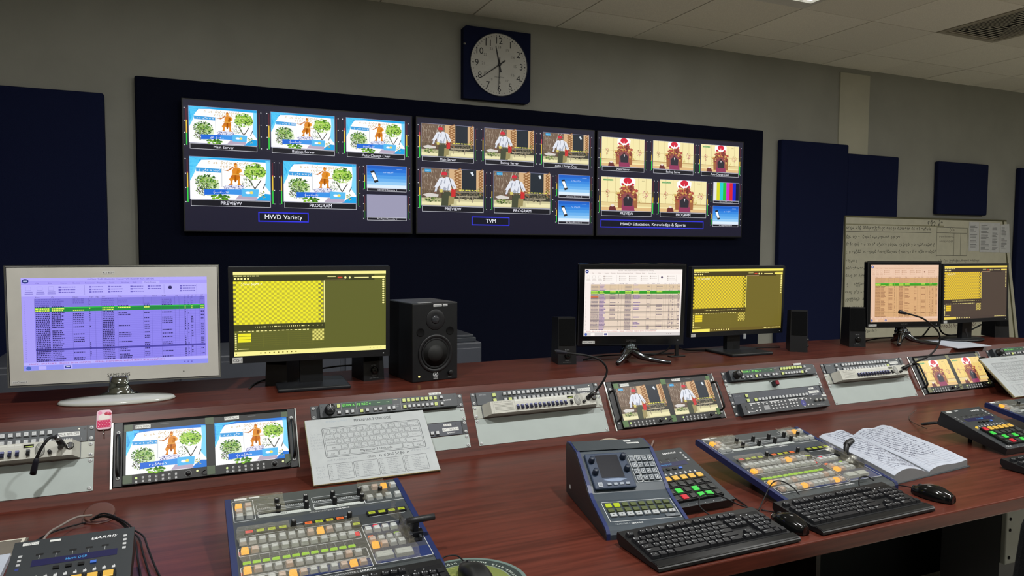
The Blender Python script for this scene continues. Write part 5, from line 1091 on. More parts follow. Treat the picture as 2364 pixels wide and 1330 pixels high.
def pages(name, u0, u1, lab=None, dz0=0, thick=None):
    b = MB(1); vs = []; fs = []
    for j in range(NV + 1):
        for i in range(NU + 1): vs.append(bk(u0 + (u1 - u0) * i / NU, j / NV))
    fs = [(j * (NU + 1) + i, j * (NU + 1) + i + 1, (j + 1) * (NU + 1) + i + 1, (j + 1) * (NU + 1) + i) for j in range(NV) for i in range(NU)]
    b.add(vs, fs, '#abb1bd', 'paper', True)
    rim = [j * (NU + 1) for j in range(NV, -1, -1)] + list(range(1, NU + 1)) + [j * (NU + 1) + NU for j in range(1, NV + 1)] + [NV * (NU + 1) + i for i in range(NU - 1, 0, -1)]
    top = [vs[i] for i in rim]; n = len(top); bot = [(x, y, .0022) for x, y, z in top]
    b.add(top + bot, [(i, n + i, n + (i + 1) % n, (i + 1) % n) for i in range(n)] + [tuple(n + i for i in range(n))], '#84878a', 'paper')
    return b.build(name, t)
pages('left_pages', 0, .458); pages('right_pages', .462, 1)
b = MB(1); rnd = random.Random(77)
def wr(u0, v0, u1, v1, w, col):
    a, c = Vector(bk(u0, v0)), Vector(bk(u1, v1)); d = (c - a); pp = Vector((-d.y, d.x, 0)).normalized() * w / 2; o = Vector((0, 0, .0004))
    b.add([tuple(a - pp + o), tuple(c - pp + o), tuple(c + pp + o), tuple(a + pp + o)], [(0, 1, 2, 3)], col, 'paint')
for k in range(1, 27):
    v = .02 + k * .036
    for u in [.03 + .02 * q for q in range(20)] + [.49 + .02 * q for q in range(24)]: wr(u, v, u + .02, v, .0005, '#7f8aa2')
for u in (.07, .30, .53, .58, .80):
    for k in range(24): wr(u, .02 + .04 * k, u, .06 + .04 * k, .0005, '#8f7f8c')
for k in range(2, 27):
    v = .005 + k * .036
    for u in [.08 + .0075 * q for q in range(46)] + ([.50 + .0075 * q for q in range(54)] if k > 6 else []):
        if rnd.random() < (.72 if u < .42 or .5 < u < .75 else .35) and not (.42 < u < .48): wr(u, v + rnd.uniform(0, .008), u + rnd.uniform(.002, .006), v + rnd.uniform(.008, .026), .0011, rnd.choice(['#3a415c', '#454a5e', '#5a5f70']))
b.build('handwriting', t)
b = MB(1)
for k in range(5):
    o = -.004 * k; z = .016 - .003 * k
    b.add([(1.795 - 1.98 + o, 1.398 - 1.6 + .004 * k, z), (1.80 - 1.98 + o, 1.40 - 1.6, z), (1.93 - 1.98 + o * 3, 1.79 - 1.6, z + .001), (1.92 - 1.98 + o * 3, 1.79 - 1.6, z)], [(0, 1, 2, 3)], '#9a9fa8', 'paper')
b.slab([(1.792 - 1.98, 1.396 - 1.6), (2.165 - 1.98, 1.426 - 1.6), (2.332 - 1.98, 1.838 - 1.6), (1.922 - 1.98, 1.796 - 1.6)], 0, .0018, '#3b3f42', 'paper'); b.build('cover', t)

# ------------------------------------------------------------------ computer screens' contents
def scr_sheet(b, W, H, z, pal, seed=1):
    rnd = random.Random(seed); D = .12; p = pal; ink = p['ink']
    b.rect(0, 0, W, H, z, p['bg']); b.rect(0, H * .965, W, H, z + D, p['title']); b.rect(0, H * .80, W, H * .925, z + D, p['ribbon'])
    b.disc(W * .022, H * .965, W * .017, z + 2 * D, '#1c2a7a', n=16, ry=H * .025); b.rect(W * .012, H * .958, W * .032, H * .972, z + 3 * D, '#c9d2f5')
    b.text('AirClient  Traffic (Playlist for Channel/TVM) [ASDDEF-ADC-SERVER]', W * .52, H * .974, H * .015, z + 2 * D, p['dim'], al='c', w=W * .36)
    for k, s_ in enumerate(['File', 'Edit', 'Events', 'Devices', 'Resources', 'Properties', 'Tools', 'Window', 'Help', 'Quick Access']):
        x = W * (.075 + .0635 * k)
        if k == 9: b.rect(x - W * .01, H * .925, x + W * .085, H * .955, z + 2 * D, p['ribbon'])
        b.text(s_, x, H * .934, H * .015, z + 3 * D, p['dim'])
    for k in range(3): x = W * (.022 + .058 * k); b.frame(x, H * .865, x + W * .028, H * .905, .5, z + 2 * D, p['dim']); b.rect(x - W * .003, H * .845, x + W * .035, H * .85, z + 2 * D, p['dim']); b.rect(x - W * .005, H * .825, x + W * .038, H * .83, z + 2 * D, p['dim'])
    for cx, n in ((.19, 3), (.35, 3), (.45, 3), (.57, 3), (.665, 2), (.845, 3)):
        for k in range(n):
            y = H * (.893 - .028 * k); b.rect(W * cx, y - H * .004, W * (cx + .012), y + H * .012, z + 2 * D, p['dim'])
            x = W * (cx + .016)
            while x < W * (cx + (.085 if cx < .2 or cx > .8 else .07)): w = rnd.uniform(1.5, 5) * W / 480; b.rect(x, y, x + w, y + H * .009, z + 2 * D, p['dim']); x += w + 1
    for x in (.325, .755, .94): b.rect(W * x, H * .81, W * x + .5, H * .915, z + 2 * D, p['dim'])
    b.disc(W * .79, H * .88, W * .011, z + 3 * D, ink, n=8)
    tx0, tx1, ty1, ty0 = W * .065, W * .985, H * .775, H * .09
    cols = [.065, .148, .258, .345, .378, .412, .498, .638, .685, .738, .815, .838, .868, .885, .905, .93, .955, .985]
    b.rect(tx0, ty0, tx1, ty1, z + D, p['table'])
    for a, h_ in zip(cols, ['Time', 'ID', 'Device', 'Type', 'Seg', 'Dur', 'Title', 'Sec', 'Status', 'SOM', 'Ch', 'S', 'L', 'C', 'M', 'F', 'AFP']): b.text(h_, W * (a + .004), ty1 + H * .006, H * .014, z + 2 * D, ink)
    n = 34; rh = (ty1 - ty0) / n
    for k in range(n + 1):
        y = ty1 - k * rh; b.rect(tx0, y - .18, tx1, y + .18, z + 2 * D, p['grid'])
    b.rect(tx0, ty1 - 4 * rh, tx1, ty1, z + 2.5 * D, p['top']); b.rect(tx0, ty1 - 7.1 * rh, tx1, ty1 - 4.6 * rh, z + 5 * D, p['green']); b.rect(tx0, ty1 - 5.1 * rh, tx1, ty1 - 4.8 * rh, z + 5.2 * D, '#37d84a')
    for k in p['dark']: b.rect(tx0, ty1 - (k + 1) * rh, tx1, ty1 - k * rh, z + 3 * D, p['band'])
    for k in range(n):
        y = ty1 - (k + 1) * rh + rh * .22; g = k in (5, 6); c = '#f2ff6a' if g else (p['dim'] if k < 4 else ink)
        b.text(str(k + 1), W * .012, y, rh * .5, z + 6 * D, p['dim'])
        for ci, (a, e, pr) in enumerate(((.069, .142, 1), (.152, .22, .95), (.262, .318, .5), (.347, .353, .5), (.416, .478, 1), (.502, .575, .55), (.643, .672, .45), (.742, .80, .5), (.87, .876, .7), (.888, .894, .4), (.907, .918, .5), (.962, .98, .6))):
            if rnd.random() > pr: continue
            e2 = a + (e - a) * (rnd.uniform(.6, 1) if ci in (1, 5) else 1); x = W * a
            if p.get('fill') and ci in (1, 5) and not g: b.rect(x, y - rh * .1, W * e2, y + rh * .66, z + 4 * D, p['fill'])
            while x < W * e2: w = W * rnd.uniform(.004, .009); b.rect(x, y, min(x + w, W * e2), y + rh * .55, z + 6 * D, c); x += w + W * .0025
    for a in cols: b.rect(W * a - .2, ty0, W * a + .2, ty1, z + 6.3 * D, p['col'])
    if p.get('orange'): b.rect(tx0, ty1 - 10 * rh, W * .142, ty1 - 8.6 * rh, z + 5.5 * D, '#f07c28')
    b.rect(0, H * .055, W, H * .085, z + D, p['ribbon']); b.text('MAIN - 09:17:14:21  Device Error (CMAG)  - SERIAL CONTROL WENT INTO AUTOMATION', W * .03, H * .062, H * .015, z + 2 * D, p['msg'], w=W * .72)
    b.text('AirPlaylist 628', W * .69, H * .088, H * .012, z + 2 * D, ink)
    b.rect(0, 0, W, H * .052, z + D, p['task']); b.disc(W * .025, H * .026, W * .013, z + 2 * D, '#4663b8', n=14, ry=H * .021)
    b.rect(W * .075, H * .008, W * .115, H * .044, z + 2 * D, p['ribbon']); b.rect(W * .205, H * .004, W * .25, H * .048, z + 2 * D, p['ribbon']); b.rect(W * .212, H * .012, W * .242, H * .04, z + 3 * D, '#1f2f86'); b.rect(W * .217, H * .024, W * .237, H * .03, z + 4 * D, '#e6e6f6')
    for k in range(3): b.rect(W * (.86 + .02 * k), H * .02, W * (.868 + .02 * k), H * .034, z + 2 * D, p['dim'])
def scr_cg(b, W, H, z, pal, tb='light'):
    D = .12; p = pal; rnd = random.Random(6)
    b.rect(0, 0, W, H, z, p['bg']); b.rect(0, H * .965, W, H, z + D, p['bar']); b.rect(0, H * .885, W * .92, H * .955, z + D, p['dark'])
    x = W * .004
    while x < W * .16: w = W * rnd.uniform(.008, .028); b.rect(x, H * .945, x + w, H * .955, z + 2 * D, p['hi']); x += w + W * .005
    for k in range(5): b.disc(W * (.012 + .02 * k), H * .918, W * .007, z + 2 * D, p['hi'], n=7, ry=H * .012)
    b.rect(W * .60, H * .93, W * .655, H * .936, z + 2 * D, p['hi']); b.rect(W * .668, H * .912, W * .70, H * .93, z + 2 * D, '#d84a30'); b.disc(W * .72, H * .92, W * .008, z + 2 * D, p['hi'], n=8); b.disc(W * .75, H * .92, W * .007, z + 2 * D, p['hi'], n=8)
    b.rect(W * .78, H * .915, W * .88, H * .925, z + 2 * D, p['hi']); b.rect(W * .90, H * .91, W * .995, H * .935, z + 2 * D, p['bar']); b.rect(W * .58, H * .89, W * .72, H * .895, z + 2 * D, '#c9a07a')
    x0, y0, x1, y1 = 0, H * .375, W * .572, H * .885; nx, ny = 34, 19; b.rect(x0, y0, x1, y1, z + D, p['chk1']); cw, ch = (x1 - x0) / nx, (y1 - y0) / ny
    for i in range(nx):
        for j in range(ny):
            if (i + j) % 2: b.rect(x0 + i * cw, y0 + j * ch, x0 + (i + 1) * cw, y0 + (j + 1) * ch, z + 2 * D, p['chk2'] if 0 < i < nx - 2 else p['edge2'])
    b.rect(W * .575, y0, W * .582, y1, z + 2 * D, p['bar']); b.script(W * .045, W * .17, H * .84, H * .022, z + 3 * D, '#fffbe0', dens=1.2)
    b.rect(0, H * .30, W * .58, H * .368, z + D, p['dark'])
    for k in range(26):
        w = W * (.012 if k in (4, 9, 22) else .004); b.rect(W * (.13 + .0135 * k), H * .335, W * (.13 + .0135 * k) + w, H * .347, z + 2 * D, p['hi'])
    for k in range(5): b.rect(W * (.44 + .03 * k), H * .335, W * (.447 + .03 * k), H * .343, z + 2 * D, p['hi'])
    for k in range(17): b.rect(W * (.03 + .027 * k), H * .288, W * (.03 + .027 * k) + W * rnd.uniform(.008, .021), H * .297, z + 2 * D, p['hi'])
    for k in range(7): b.rect(W * .025, H * (.12 + .025 * k), W * .575, H * (.12 + .025 * k) + .4, z + 2 * D, p['grid'])
    for k in range(7): b.rect(W * (.025 + .0785 * k), H * .10, W * (.025 + .0785 * k) + .4, H * .28, z + 2 * D, p['grid'])
    for k in range(3): b.rect(W * .025, H * (.235 - .036 * k), W * .105, H * (.267 - .036 * k), z + 3 * D, p['chk1'])
    for k in range(8): b.disc(W * .011, H * (.265 - .026 * k), W * .006, z + 3 * D, p['hi'], n=8, ry=H * .009)
    xa, xb, ya, yb = W * .498, W * .575, H * .155, H * .29; b.rect(xa, ya, xb, yb, z + 3 * D, p['edge1'])
    for i in range(6):
        for j in range(6):
            if (i + j) % 2: b.rect(xa + (xb - xa) * i / 6, ya + (yb - ya) * j / 6, xa + (xb - xa) * (i + 1) / 6, ya + (yb - ya) * (j + 1) / 6, z + 4 * D, p['edge2'])
    for k in range(11): b.disc(W * .982, H * (.888 - .029 * k), W * .008, z + 2 * D, p['hi'], n=8, ry=H * .011)
    b.rect(W * .965, H * .06, W * .9665, H * .95, z + 2 * D, p['grid']); b.rect(W * .025, H * .078, W * .09, H * .084, z + 2 * D, p['hi'])
    if tb == 'light':
        b.rect(0, 0, W, H * .052, z + 2 * D, p['bar']); ic = '#7a6a20'; b.disc(W * .012, H * .026, W * .004, z + 3 * D, ic, n=6)
        for k in range(9): b.disc(W * (.165 + .028 * k), H * .027, W * .005, z + 3 * D, ic, n=7, ry=H * .009)
        for k in range(4): b.disc(W * (.89 + .025 * k), H * .03, W * .004, z + 3 * D, '#b0a860', n=6)
    else:
        b.rect(0, 0, W, H * .048, z + 2 * D, p['task']); b.rect(0, 0, W * .19, H * .045, z + 3 * D, p['bar'])
        for k in range(8): b.disc(W * (.215 + .026 * k), H * .024, W * .006, z + 3 * D, p['hi'], n=8, ry=H * .01)
        for k in range(12): b.rect(W * (.80 + .016 * k), H * .02, W * (.80 + .016 * k) + W * .010, H * .032, z + 3 * D, p['hi'])
CG1 = dict(bg='#5f6126', bar='#fbf398', dark='#3b3c17', hi='#fff6a0', chk1='#f4ec28', chk2='#c4bc30', edge1='#e8e078', edge2='#8f8a3c', grid='#7d7c2e', task='#5a5420')
CG2 = dict(bg='#726623', bar='#f9ea66', dark='#463b14', hi='#fff090', chk1='#eed42c', chk2='#b9a234', edge1='#e2cf5c', edge2='#6f6224', grid='#84762c', task='#6a5a20')
CG3 = dict(bg='#4d3f35', bar='#ecd05a', dark='#3c3028', hi='#f8e890', chk1='#ecc628', chk2='#b99c40', edge1='#d4be60', edge2='#7a6a3c', grid='#5c4c40', task='#4a3c34')
SH1 = dict(bg='#a89df8', title='#b4abfc', ribbon='#b9b1fd', table='#8f85f0', top='#8078dd', grid='#7168cf', col='#4a4296', ink='#2a2462', dim='#6a60c2', green='#1f8a3c', band='#4c44a8', dark=(27,), msg='#a83a8c', task='#8f92f2')
SH2 = dict(bg='#faf0ea', title='#fbf2ec', ribbon='#fdf6f0', table='#ecd8c4', top='#e0c8a8', grid='#b79f90', col='#6c5a50', ink='#5a4a68', dim='#a08f88', green='#2f9a20', band='#b4a596', dark=(8, 9, 10, 15, 20, 26, 31), msg='#c85a4a', task='#d8d2d0', fill='#d8bce0', orange=1)
SH3 = dict(bg='#e8c2a6', title='#ecc8ae', ribbon='#ecc8ae', table='#dcae7c', top='#d2a674', grid='#c08c60', col='#6c4a30', ink='#8a5a40', dim='#c49678', green='#3f9a18', band='#caa070', dark=(30,), msg='#c07a5a', task='#e4b894')

# ------------------------------------------------------------------ computer monitors on the rear shelf
def monitor(name, label, loc, rz, W, H, zc, bez, depth, col, mt_, screenf, brand, bcol, stick, rim=None, tilt=0, bw=34):
    """zc = height of the lower edge over the shelf; bez = (left, right, top, bottom)"""
    t = thing(name, label, 'monitor', loc, (0, 0, rz)); T = Matrix.Translation((0, 0, zc * .001)) @ Matrix.Rotation(-tilt, 4, 'X') @ UP
    l, r, tp, bt = bez; b = MB(.001, T); b.box(-W / 2, W / 2, 0, H, -depth, 0, col, mt_, 3); b.box(-W / 2 + 60, W / 2 - 60, 40, H - 40, -depth - 18, -depth, '#17181a', 'plastic', 6); b.build('housing', t)
    b = MB(.001, T)
    for a in ((-W / 2 + 1, -W / 2 + l, 1, H - 1), (W / 2 - r, W / 2 - 1, 1, H - 1), (-W / 2 + l, W / 2 - r, 1, bt), (-W / 2 + l, W / 2 - r, H - tp, H - 1)): b.box(a[0], a[1], a[2], a[3], -.5, 2.2, col, mt_)
    b.text(brand, 0, bt * .36, min(bt * .34, 10), 2.4, bcol, 'metal', al='c', w=bw); b.disc(W / 2 - r - (70 if name == 'white_monitor' else 8), bt * .5, 2, 2.4, '#c9ccd0' if name != 'white_monitor' else '#4a4a46', 'paint', 10); b.build('bezel', t)
    if rim:
        b = MB(.001, T); b.frame(-W / 2 - 2, -2, W / 2 + 2, H + 2, 2.2, 2.6, rim, 'chrome'); b.frame(-W / 2 + 1.4, 1.4, W / 2 - 1.4, H - 1.4, 2.4, 2.4, '#14161a', 'paint'); b.build('rim', t)
    b = MB(.001, T @ Matrix.Translation(((-W / 2 + l) * .001, bt * .001, 0))); screenf(b, W - l - r, H - tp - bt, .8); b.build('screen', t)
    for s_, x, y, h in stick:
        b = MB(.001, T); w = len(s_) * h * .68 + 5; b.rect(x, y, x + w, y + h * 1.9, 2.8, '#c9cac8', 'paper'); b.text(s_, x + w / 2, y + h * .45, h, 3.0, '#22252a', 'paint', al='c', w=w * .86); b.build('label_sticker', t)
    return t
def neck(t, w, d, z0, z1, y, col='#0d0e11', top=None):
    MB(.001).slab([(-w / 2, y), (w / 2, y), (w / 2, y + d), (-w / 2, y + d)], z0, z1, col, 'plastic').build('neck', t)
def base_rect(t, w, d, y, h=12):
    b = MB(.001); b.frombm((lambda bm: (bmesh.ops.create_cube(bm, size=1), [setattr(v, 'co', Vector((v.co.x * w, y + v.co.y * d, h / 2 + v.co.z * h))) for v in bm.verts], bmesh.ops.bevel(bm, geom=bm.edges[:], offset=4, segments=2, profile=.5, affect='EDGES'), bm)[-1])(bmesh.new()), '#15171b', 'plastic'); b.build('base', t)

t = monitor('white_monitor', 'silver-white monitor with a purple spreadsheet at the left end of the desk', (-.196, 2.44, LZ), math.radians(-4.5), 560, 345, 54, (38, 33, 34, 44), 26, '#c0bfb8', 'paint',
            lambda b, w, h, z: scr_sheet(b, w, h, z, SH1), 'SAMSUNG', '#3e3d3a', [('K.2 6.2-1', -36, 321, 4.5), ('AirClient-1', -272, 8, 4.6)], rim='#c9cbce', bw=60)
b = MB(.001); b.lathe(0, -28, [(152, 0), (156, 4), (150, 10), (70, 17), (30, 19)], '#b3b6af', 'gloss', 48, ry=.42); b.build('base', t)
b = MB(.001); b.lathe(0, 0, [(62, 14), (34, 26), (26, 44), (26, 70)], '#8f9494', 'chrome', 24, ry=.5); b.build('neck', t)

t = monitor('black_monitor', 'black monitor with the brightest yellow checkerboard, next to the black studio speaker', (.362, 2.40, LZ), math.radians(-2), 503, 304, 91, (14, 14, 16, 24), 24, '#101216', 'plastic',
            lambda b, w, h, z: scr_cg(b, w, h, z, CG1), 'DELL', '#54575a', [('CG-1', -243, 3, 9)], tilt=-.03, bw=24)
neck(t, 72, 26, 10, 200, 42); base_rect(t, 226, 195, 44)
t = monitor('black_monitor', 'glossy black monitor with a white spreadsheet, left one of the middle pair', (1.595, 2.43, LZ), math.radians(-17), 432, 322, 72, (24, 16, 20, 38), 26, '#0b0c0f', 'gloss',
            lambda b, w, h, z: scr_sheet(b, w, h, z, SH2, 2), 'SAMSUNG', '#8c8e92', [('AirClient-2', -196, 8, 6)], rim='#2a2c30', tilt=-.06, bw=40)
def chrome_stand(t):
    b = MB(.001)
    b.tube([(0, 22, 84), (0, 16, 62), (0, 8, 44)], [24, 30, 38], '#4a4d52', 'chrome', 16, 4); b.build('neck', t)
    for sx, pts in ((-1, [(-4, 0, 56), (-38, -30, 28), (-70, -64, 9)]), (1, [(4, 4, 52), (50, -8, 24), (110, -30, 12), (152, -46, 8)])):
        MB(.001).tube(pts, [17, 15, 12, 10, 9, 8, 7, 7] if sx > 0 else [19, 16, 13, 11, 10, 9, 8], '#63676d', 'chrome', 14, 4).build('foot', t)
    MB(.001).tube([(0, 20, 48), (6, 60, 22), (10, 92, 9)], [18, 14, 10, 8], '#7c8086', 'chrome', 12, 4).build('foot', t)
chrome_stand(t)
t = monitor('black_monitor', 'black monitor with a yellow checkerboard, right one of the middle pair', (2.192, 2.50, LZ), math.radians(-1.5), 504, 304, 76, (11, 11, 13, 22), 24, '#101216', 'plastic',
            lambda b, w, h, z: scr_cg(b, w, h, z, CG2, 'dark'), 'DELL', '#54575a', [('CG-2', -246, 2, 7)], tilt=-.02, bw=24)
neck(t, 70, 26, 10, 190, 24); base_rect(t, 220, 190, -10)
MB(.001, UP).box(16, 30, 62, 84, 20, 22, '#8d9093', 'plastic').build('cable_clip', t)
t = monitor('black_monitor', 'glossy black monitor with a peach spreadsheet before the whiteboard', (3.110, 2.40, LZ), math.radians(-15), 388, 312, 84, (18, 14, 16, 26), 26, '#0b0c0f', 'gloss',
            lambda b, w, h, z: scr_sheet(b, w, h, z, SH3, 3), 'SAMSUNG', '#8c8e92', [('AirClient-3', -186, 6, 5)], rim='#2a2c30', tilt=.03, bw=36)
chrome_stand(t)
t = monitor('black_monitor', 'black monitor with brown background and small yellow checkerboard, farthest right', (3.545, 2.342, LZ), math.radians(-1), 480, 290, 97, (11, 11, 12, 19), 24, '#101216', 'plastic',
            lambda b, w, h, z: scr_cg(b, w, h, z, CG3, 'dark'), '', '#54575a', [('CG-3', -232, 2, 7)], tilt=.03, bw=24)
neck(t, 70, 26, 14, 200, 42)
b = MB(.001); b.lathe(0, 70, [(124, 3.2), (126, 5), (122, 11), (40, 14)], '#15171b', 'plastic', 32, ry=.68); b.build('base', t)
MB(.001, UP).poly([(-20, 58), (-2, 62), (8, 10), (-2, 30)], -41, '#6d7078', 'metal').build('cable_clip', t)

# ------------------------------------------------------------------ speakers
t = thing('studio_speaker', 'large black studio speaker between the left and middle monitors', 'speaker', (.766, 2.366, LZ), (0, 0, math.radians(9)))
W, H = 172, 268; b = MB(.001); b.box(-W / 2, W / 2, 0, 205, 0, H, '#0f1114', 'plastic', 4, 3); b.rect(-84, 4, 84, 203, H + .2, '#35373c', 'plastic'); b.build('cabinet', t)
UPs = UP; b = MB(.001, UP)
b.lathe(0, 95, [(66, .5), (64, 3), (58, 4), (54, 0)], '#131417', 'plastic', 40); b.lathe(0, 95, [(54, .6), (51, 3.5), (47, 1), (24, .9)], '#0b0c0e', 'rubber', 40); b.build('woofer_surround', t)
MB(.001, UP).lathe(0, 95, [(46, 1), (30, -1), (28, 2), (15, 8), (4, 10)], '#1c1d1d', 'rubber', 32).build('woofer_cone', t)
b = MB(.001, UP); b.lathe(0, 211, [(36, .3), (34, 1.8), (18, .6)], '#141518', 'plastic', 32); b.lathe(0, 211, [(15, .8), (13, 3), (9, 5), (4, 6)], '#2a2c30', 'gloss', 20); b.build('tweeter', t)
for x in (-56, 56): MB(.001, UP).lathe(x, 170, [(15, .3), (14, 2.0), (12, .35)], '#030304', 'matte', 24).build('port', t)
b = MB(.001, UP)
for k in range(3): q = math.pi / 6 + k * math.pi / 3; b.line(-7 * math.cos(q), 22 - 7 * math.sin(q), 7 * math.cos(q), 22 + 7 * math.sin(q), 1.5, .9, '#d5d8da', 'paint')
for k in range(20):
    a0, a1_ = k * math.pi / 10, (k + 1) * math.pi / 10; b.line(9 * math.cos(a0), 22 + 9 * math.sin(a0), 9 * math.cos(a1_), 22 + 9 * math.sin(a1_), 1.4, .8, '#d5d8da', 'paint')
b.text('YAMAHA', 0, 7, 3.5, .8, '#d5d8da', 'paint', al='c', w=17); b.text('VOL', 48, 8, 3, .8, '#9a9da0', 'paint', w=14); b.build('emblem', t)
MB(.001, UP).lathe(-62, 20, [(3.5, .3), (3.5, 1.4), (2, 2)], (1.1, .95, .35), 'glow', 12).build('power_light', t)
MB(.001, UP).lathe(56, 24, [(9, .3), (8.5, 7), (7, 8)], '#0c0d0f', 'plastic', 18).build('volume_knob', t)
for x0, w in ((-8, 32), (28, 18)): MB(.001, UP).rect(x0, H - 13, x0 + w, H - 5, .6, '#c8cac9', 'paper').rect(x0 + 2, H - 10.5, x0 + w - 3, H - 8.5, .7, '#60646a', 'paint').build('label_sticker', t)
MB(.001).rect(-60, 6, -10, 20, H + .6, '#b7b9b9', 'paper').build('label_sticker', t)

def small_speaker(label, x, y, rz, H=190, face=True, knobs=False):
    t = thing('small_speaker', label, 'speaker', (x, y, LZ), (0, 0, rz), group='small black computer speakers on the rear shelf')
    w, d = 74, 110; b = MB(.001); h2 = H
    vs = [(-w / 2, 0, 0), (w / 2, 0, 0), (w / 2 + 4, d, 0), (-w / 2 - 4, d, 0), (-w / 2 + 3, 14, h2), (w / 2 - 3, 14, h2), (w / 2 + 1, d, h2 - 8), (-w / 2 - 1, d, h2 - 8)]
    b.add(vs, [(3, 2, 1, 0), (4, 5, 6, 7), (0, 1, 5, 4), (1, 2, 6, 5), (2, 3, 7, 6), (3, 0, 4, 7)], '#0f1013', 'plastic'); b.build('cabinet', t)
    Tf = Matrix.Translation((0, -.0006, 0)) @ Matrix.Rotation(-math.atan2(14, h2), 4, 'X') @ UP
    MB(.001, Tf).box(-w / 2 + 5, w / 2 - 5, h2 * .40, h2 - 6, 0, 1.6, '#090a0b', 'fabric', .6).build('grille', t)
    if face:
        MB(.001, Tf).text('ALTEC', 0, h2 * .30, 4.4, .5, '#84878a', 'paint', al='c').text('VS2120', 0, 15, 3.6, .5, '#9fa2a4', 'paint', al='c').text('power  volume  tone', 0, 8, 2.6, .5, '#84878a', 'paint', al='c').build('lettering', t)
        MB(.001, Tf).lathe(2, 35, [(13, .3), (12, 2), (11.5, 8), (9, 9)], '#0a0b0c', 'gloss', 20).build('volume_knob', t)
    if knobs:
        for z in (26, 52): MB(.001, Matrix.Translation((w * .0005 - .001 if knobs > 0 else -w * .0005 + .001, .030, z * .001)) @ Matrix.Rotation(math.pi / 2 * knobs, 4, 'Y')).lathe(0, 0, [(7, 0), (6, 8), (4, 9)], '#5d6064', 'chrome', 12).build('jack', t)
    return t
small_speaker('small black speaker turned away, left behind the brightest checkerboard monitor', .255, 2.475, math.radians(-28), 175, False)
b = MB(.001, Matrix.Translation((.203, 2.520, LZ + .062)) @ Matrix.Rotation(math.radians(-28), 4, 'Z') @ UP)
small_speaker('small black speaker with white lettering beside the black studio speaker', .574, 2.452, math.radians(8), 165)
small_speaker('small black speaker behind the middle gooseneck microphone', 1.345, 2.492, math.radians(-15), 185)
small_speaker('small black speaker with two side jacks, right of the middle pair of monitors', 2.455, 2.405, math.radians(-38), 185, False, 1)
small_speaker('small black speaker left of the monitor with the peach spreadsheet', 2.838, 2.425, math.radians(-30), 185)
small_speaker('small black speaker half hidden under the farthest right monitor', 3.84, 2.395, math.radians(-25), 150, False, 1)

# loose paper on the shelf, papers at the left bottom corner
t = MB(1).slab([(3.300, 2.490), (3.498, 2.432), (3.460, 2.205), (3.228, 2.21)], LZ + .0005, LZ + .003, '#b6bcc8', 'paper').build('paper_stack'); tag(t, 'few white sheets lying under the right pair of monitors', 'paper')
b = MB(1); b.slab([(-.43, 1.36), (-.34, 1.36), (-.355, 1.80), (-.46, 1.79)], TZ + .0005, TZ + .012, '#a9b0bc', 'paper'); t = b.build('paper_stack'); tag(t, 'pile of white papers at the left picture edge beside the cut-off control panel', 'paper')
b = MB(1); b.slab([(-.50, 1.80), (-.345, 1.795), (-.34, 1.90), (-.50, 1.90)], TZ + .0005, TZ + .006, '#6a655c', 'paper').frame(-.50, 1.80, -.345, 1.90, .006, TZ + .0065, '#c9c6b8', 'paper'); t = b.build('picture_card'); tag(t, 'pale-edged card lying behind the paper pile at the left edge', 'card')

# cable grommet and cables on the desk
t = thing('cable_grommet', 'round brown cable grommet in the desk top behind the bottom left control panel', 'cable grommet', (-.21, 1.98, TZ))
MB(1).lathe(0, 0, [(.036, 0), (.036, .002), (.031, .003), (.030, .0012)], '#4a2c26', 'plastic', 32).build('grommet_ring', t)
MB(1, Matrix.Translation((.0, .01, .012)) @ Matrix.Rotation(.45, 4, 'X')).lathe(0, 0, [(.034, 0), (.034, .002), (.03, .0024)], '#54352d', 'plastic', 28).build('grommet_cap', t)
def cable(label, pts, r, col='#0e0f11', name='cable', sub=6, mt_='rubber'): return tag(MB(1).tube(pts, r, col, mt_, 8, sub).build(name), label, 'cable')
z = TZ
t = cable('grey cable with a pale plug running from the grommet to the bottom left control panel', [(-.222, 1.955, z + .02), (-.25, 1.93, z + .028), (-.275, 1.88, z + .03), (-.285, 1.80, z + .045), (-.284, 1.70, z + .06), (-.284, 1.628, z + .07)], .0026, '#7a726c')
tag(MB(1).box(-.300, -.262, 1.640, 1.668, z + .062, z + .078, '#8a857c', 'plastic', .003).build('cable_plug'), 'pale plug pushed into the back of the bottom left control panel', 'plug')
cable('thin black cable looping left of the grommet', [(-.235, 1.95, z + .006), (-.29, 1.93, z + .003), (-.325, 1.87, z + .003), (-.33, 1.76, z + .003), (-.30, 1.62, z + .004)], .0019)
for k, (dx, dz) in enumerate(((0, .004), (.012, .007), (.024, .012))):
    cable(['lowest', 'middle', 'uppermost'][k] + ' of three black cables bent over the right side of the grommet', [(-.225, 1.962 - dx * .5, z + .004 + dz * .5), (-.195, 1.945, z + .012 + dz), (-.160 + dx * .5, 1.90 - dx, z + .010 + dz), (-.135 + dx * .4, 1.84, z + .004 + dz * .6), (-.120 + dx * .7, 1.78, z + .003 + dz), (-.112 + dx * .9, 1.70, z + .004 + dz), (-.10 + dx * 1.3, 1.60, z + .003), (-.085 + dx * 2, 1.47, z + .003)], .0020)
cable('cream cable arching behind the blue-edged panel', [(1.09, 1.79, z + .05), (1.105, 1.86, z + .062), (1.15, 1.905, z + .068), (1.20, 1.90, z + .066), (1.232, 1.86, z + .05), (1.235, 1.80, z + .03)], .0028, '#a39a8a')
cable('clear plastic tie strip pointing up behind the middle control panel', [(1.33, 1.90, z + .004), (1.38, 1.97, z + .006), (1.43, 2.03, z + .005)], .0035, '#7a6660', 'cable_strip')
cable('thin black cable looping from the nearest whole keyboard over to the right', [(1.13, 1.352, z + .022), (1.125, 1.40, z + .035), (1.15, 1.425, z + .05), (1.20, 1.425, z + .045), (1.25, 1.40, z + .02), (1.30, 1.395, z + .004)], .0017)
